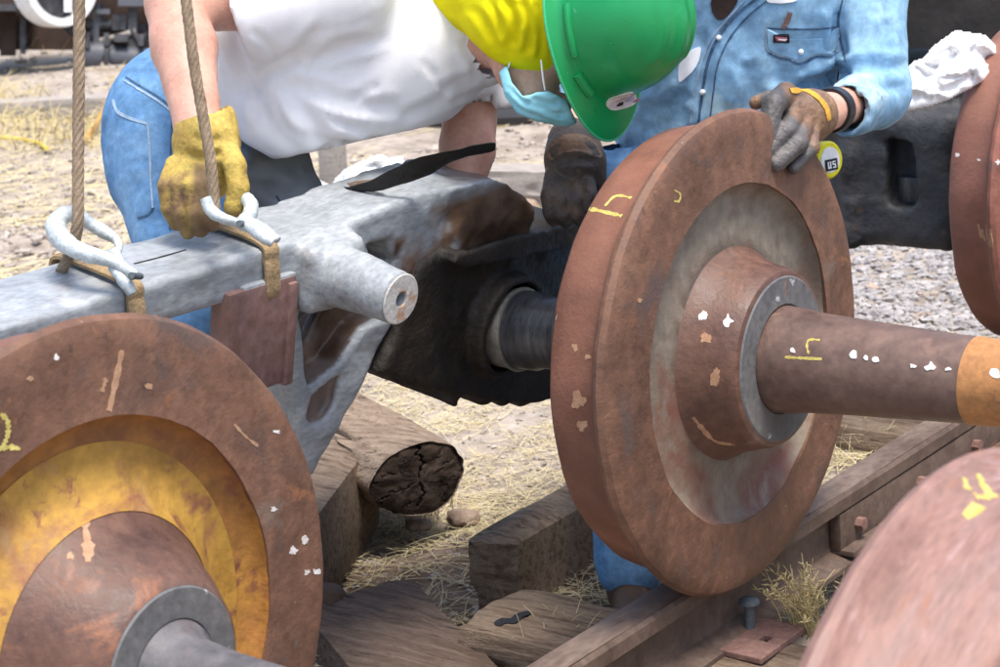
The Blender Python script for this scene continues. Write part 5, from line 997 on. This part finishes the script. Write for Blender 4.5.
def scatter(n, x0, y0, x1, y1):
    out = []
    while len(out) < n:
        px = rng.uniform(x0, x1, n*2); py = rng.uniform(y0, y1, n*2)
        for a, b in zip(px, py): out.append(on('z', 0, a, b)[:2])
    return np.array(out[:n])
blocked = lambda q: ((q[:,0] > -.62)&(q[:,0] < 2.1)&(q[:,1] > -1.0))
def free(q): 
    b = (np.hypot(q[:,0]-Ra[0], q[:,1]-Ra[1]) < .14)|(np.hypot(q[:,0]-La[0], q[:,1]-La[1]) < .14); return q[~b]
q = scatter(13000, 690, 150, 1120, 460); q = free(q[~((q[:,0] > -.15)&(q[:,1] < 1.4))]); k = fbm(np.stack([q[:,0]*.8, q[:,1]*.8, 0*q[:,0]], 1), 2, 160) > -.55+.8*np.clip((-1.9-q[:,0])/1.5, 0, 1); q = q[k]; stones('ballast_gravel', q, rng.uniform(.007, .021, len(q)), M['gravel'])
q = scatter(7000, 700, -60, 1120, 200); stones('far_ballast', q, rng.uniform(.015, .045, len(q)), M['gravel'])
q = scatter(5500, -160, 40, 560, 300); k = vnoise(np.stack([q[:,0]*.5, q[:,1]*.5, 0*q[:,0]], 1), 165) > -.35; q = free(q[k]); stones('pale_gravel', q, rng.uniform(.008, .030, len(q))*rng.uniform(.5,1.3,len(q)), M['gravel_pale'])
q = scatter(3500, 250, 300, 760, 720); q = free(q); stones('dirt_pebbles', q, rng.uniform(.003, .010, len(q)), M['gravel_pale'])
for (x, y, r, lb) in ((463,512,.035,'brown stone beside the log'), (418,520,.028,'small tan stone in the straw before the log'), (524,201,.06,'pale round stone on the straw by the dark glove')):
    w_ = on('z', r*.5, x, y); bmv, bf_ = ico(3); V = bmv*[1.35,1.05,.55]*r+w_-[0,0,r*.35]; V += .15*r*fbm(bmv*2.3, 2, 170)[:,None]*bmv; o = obj('stone', V, bf_, M['stone']); tag(o, lb, 'stone', 'stones on the ground')
def strands(name, XY, L, wd, m, tilt, curve, zoff, kind='stuff', seg=4, az=None):
    n = len(XY); z = ground_z(XY[:,0], XY[:,1])*np.clip(1-np.hypot(XY[:,0]+4, XY[:,1]-3)/18, 0, 1)+zoff; a = rng.uniform(0, 6.28, n) if az is None else az
    t = np.linspace(0, 1, seg+1); el = tilt[:,None]-curve[:,None]*t*1.3; st = L[:,None]/seg; d2 = np.cumsum(np.cos(el)*st, 1)-np.cos(el)*st; h = np.cumsum(np.sin(el)*st, 1)-np.sin(el)*st
    kx = rng.normal(0, .5, n)[:,None]*t*L[:,None]*t
    X = XY[:,0:1]+np.cos(a)[:,None]*d2-np.sin(a)[:,None]*kx; Y = XY[:,1:2]+np.sin(a)[:,None]*d2+np.cos(a)[:,None]*kx; Z = np.maximum(z[:,None]+h, z[:,None]*0-.01+zoff*.3+np.minimum(z[:,None], .5))
    w_ = wd[:,None]*(1-.6*t)*.5; ox = -np.sin(a)[:,None]*w_; oy = np.cos(a)[:,None]*w_
    V = np.stack([np.stack([X+ox, Y+oy, Z], -1), np.stack([X, Y, Z+w_*.9], -1), np.stack([X-ox, Y-oy, Z], -1)], 2).reshape(-1,3); m3 = 3*(seg+1); F = []
    for i in range(seg):
        for j in (0,1): F.append([i*3+j, i*3+j+1, i*3+j+4, i*3+j+3])
    F = (np.array(F)[None]+m3*np.arange(n)[:,None,None]).reshape(-1,4); o = obj(name, V, F, m, base=None if kind != 'stuff' else (0,0,0), sharp=0)
    return tag(o, kind=kind) if kind == 'stuff' else o
def dens(q, s, th, seed): return q[fbm(np.stack([q[:,0]*s, q[:,1]*s, 0*q[:,0]], 1), 2, seed) > th]
q = dens(scatter(9000, 260, 330, 1000, 740), 2.2, -.25, 180); n = len(q); strands('loose_straw', q, rng.uniform(.03, .16, n), rng.uniform(.0015, .0034, n), M['straw'], rng.normal(.05, .12, n), rng.normal(.1, .25, n), .006)
q = dens(scatter(5000, 360, 360, 640, 560), 4, -.35, 186); n = len(q); strands('short_straw', q, rng.uniform(.015, .07, n), rng.uniform(.0014, .003, n), M['straw'], rng.normal(.12, .2, n), rng.normal(.1, .3, n), .007)
q = dens(scatter(5500, -160, 100, 620, 330), .9, -.2, 181); n = len(q); strands('field_straw', q, rng.uniform(.08, .3, n), rng.uniform(.003, .009, n), M['straw'], rng.normal(.08, .15, n), rng.normal(.1, .25, n), .012)
q = dens(scatter(4000, 560, 150, 1100, 480), .9, .0, 182); q = q[~((q[:,0] > -.15)&(q[:,0] < 1.6)&(q[:,1] < 6))]; n = len(q); strands('ballast_straw', q, rng.uniform(.05, .2, n), rng.uniform(.002, .005, n), M['straw'], rng.normal(.08, .15, n), rng.normal(.1, .25, n), .014)
q = dens(scatter(2600, -160, 40, 130, 150), .6, .1, 183); n = len(q); strands('dry_weeds', q, rng.uniform(.10, .32, n), rng.uniform(.005, .012, n), M['grass_dry'], rng.normal(.8, .35, n), rng.normal(.6, .4, n), .0)
def tuft(px, py, n, h, r, label, m=M['grass_dry'], seeds=True, z=0.0):
    c = on('z', z, px, py); XY = c[:2]+rng.normal(0, r, (n,2)); L = h*rng.uniform(.5, 1.1, n); wd = rng.uniform(.0016, .0032, n); zz = ground_z(XY[:,0], XY[:,1]); a = rng.uniform(0, 6.28, n)
    MBx = MB(); 
    for i in range(n):
        e0 = rng.normal(1.25, .25); cv = rng.uniform(.2, 1.3); pts = [np.array([XY[i,0], XY[i,1], z-.01])]
        for s in range(5): e = e0-cv*(s/5)**1.5; pts.append(pts[-1]+L[i]/5*np.array([math.cos(a[i])*math.cos(e), math.sin(a[i])*math.cos(e), math.sin(e)]))
        pts = np.array(pts); V, F = tube_vf(pts, np.linspace(wd[i], wd[i]*.35, 6)*.6, 4); MBx.add(V, F)
        if seeds and rng.random() < .55:
            for s in range(7):
                k = 3+2*s/7; p0 = pts[int(k)]*(1-k%1)+pts[min(int(k)+1,5)]*(k%1); dr = rng.normal(0, 1, 3); dr /= np.linalg.norm(dr); dr[2] = abs(dr[2]); V, F = tube_vf([p0, p0+dr*.007, p0+dr*.016], [.0007,.0019,.0004], 4); MBx.add(V, F)
    o = MBx.build('grass_tuft', m, sharp=0); tag(o, label, 'grass tuft', 'dry grass tufts along the rail')
tuft(806,628,60,.15,.020,'dry grass tuft with seed heads between the rail and the pinkish wheel', z=.10); tuft(722,690,26,.12,.02,'small dry grass tuft at the bottom beside the tie plate'); tuft(848,455,60,.16,.05,'yellow straw tuft behind the grey dished wheel', M['straw'], False); tuft(560,650,22,.11,.035,'thin dry grass growing from the end of the splintered tie', M['straw'], False, .05)
tuft(945,460,22,.10,.03,'white seeded dry grass behind the rail joint', M['straw'], True, .1); tuft(905,500,14,.10,.03,'sparse dry grass beside the joint bar', M['grass_dry'], True, .06); tuft(425,512,46,.09,.045,'straw heap at the foot of the dark log end', M['straw'], False)
tuft(12,70,14,.55,.2,'tall dry weed stalks before the locomotive', M['grass_dry'], False); tuft(40,66,10,.5,.15,'dry weed stalks beside the locomotive post', M['grass_dry'], False)
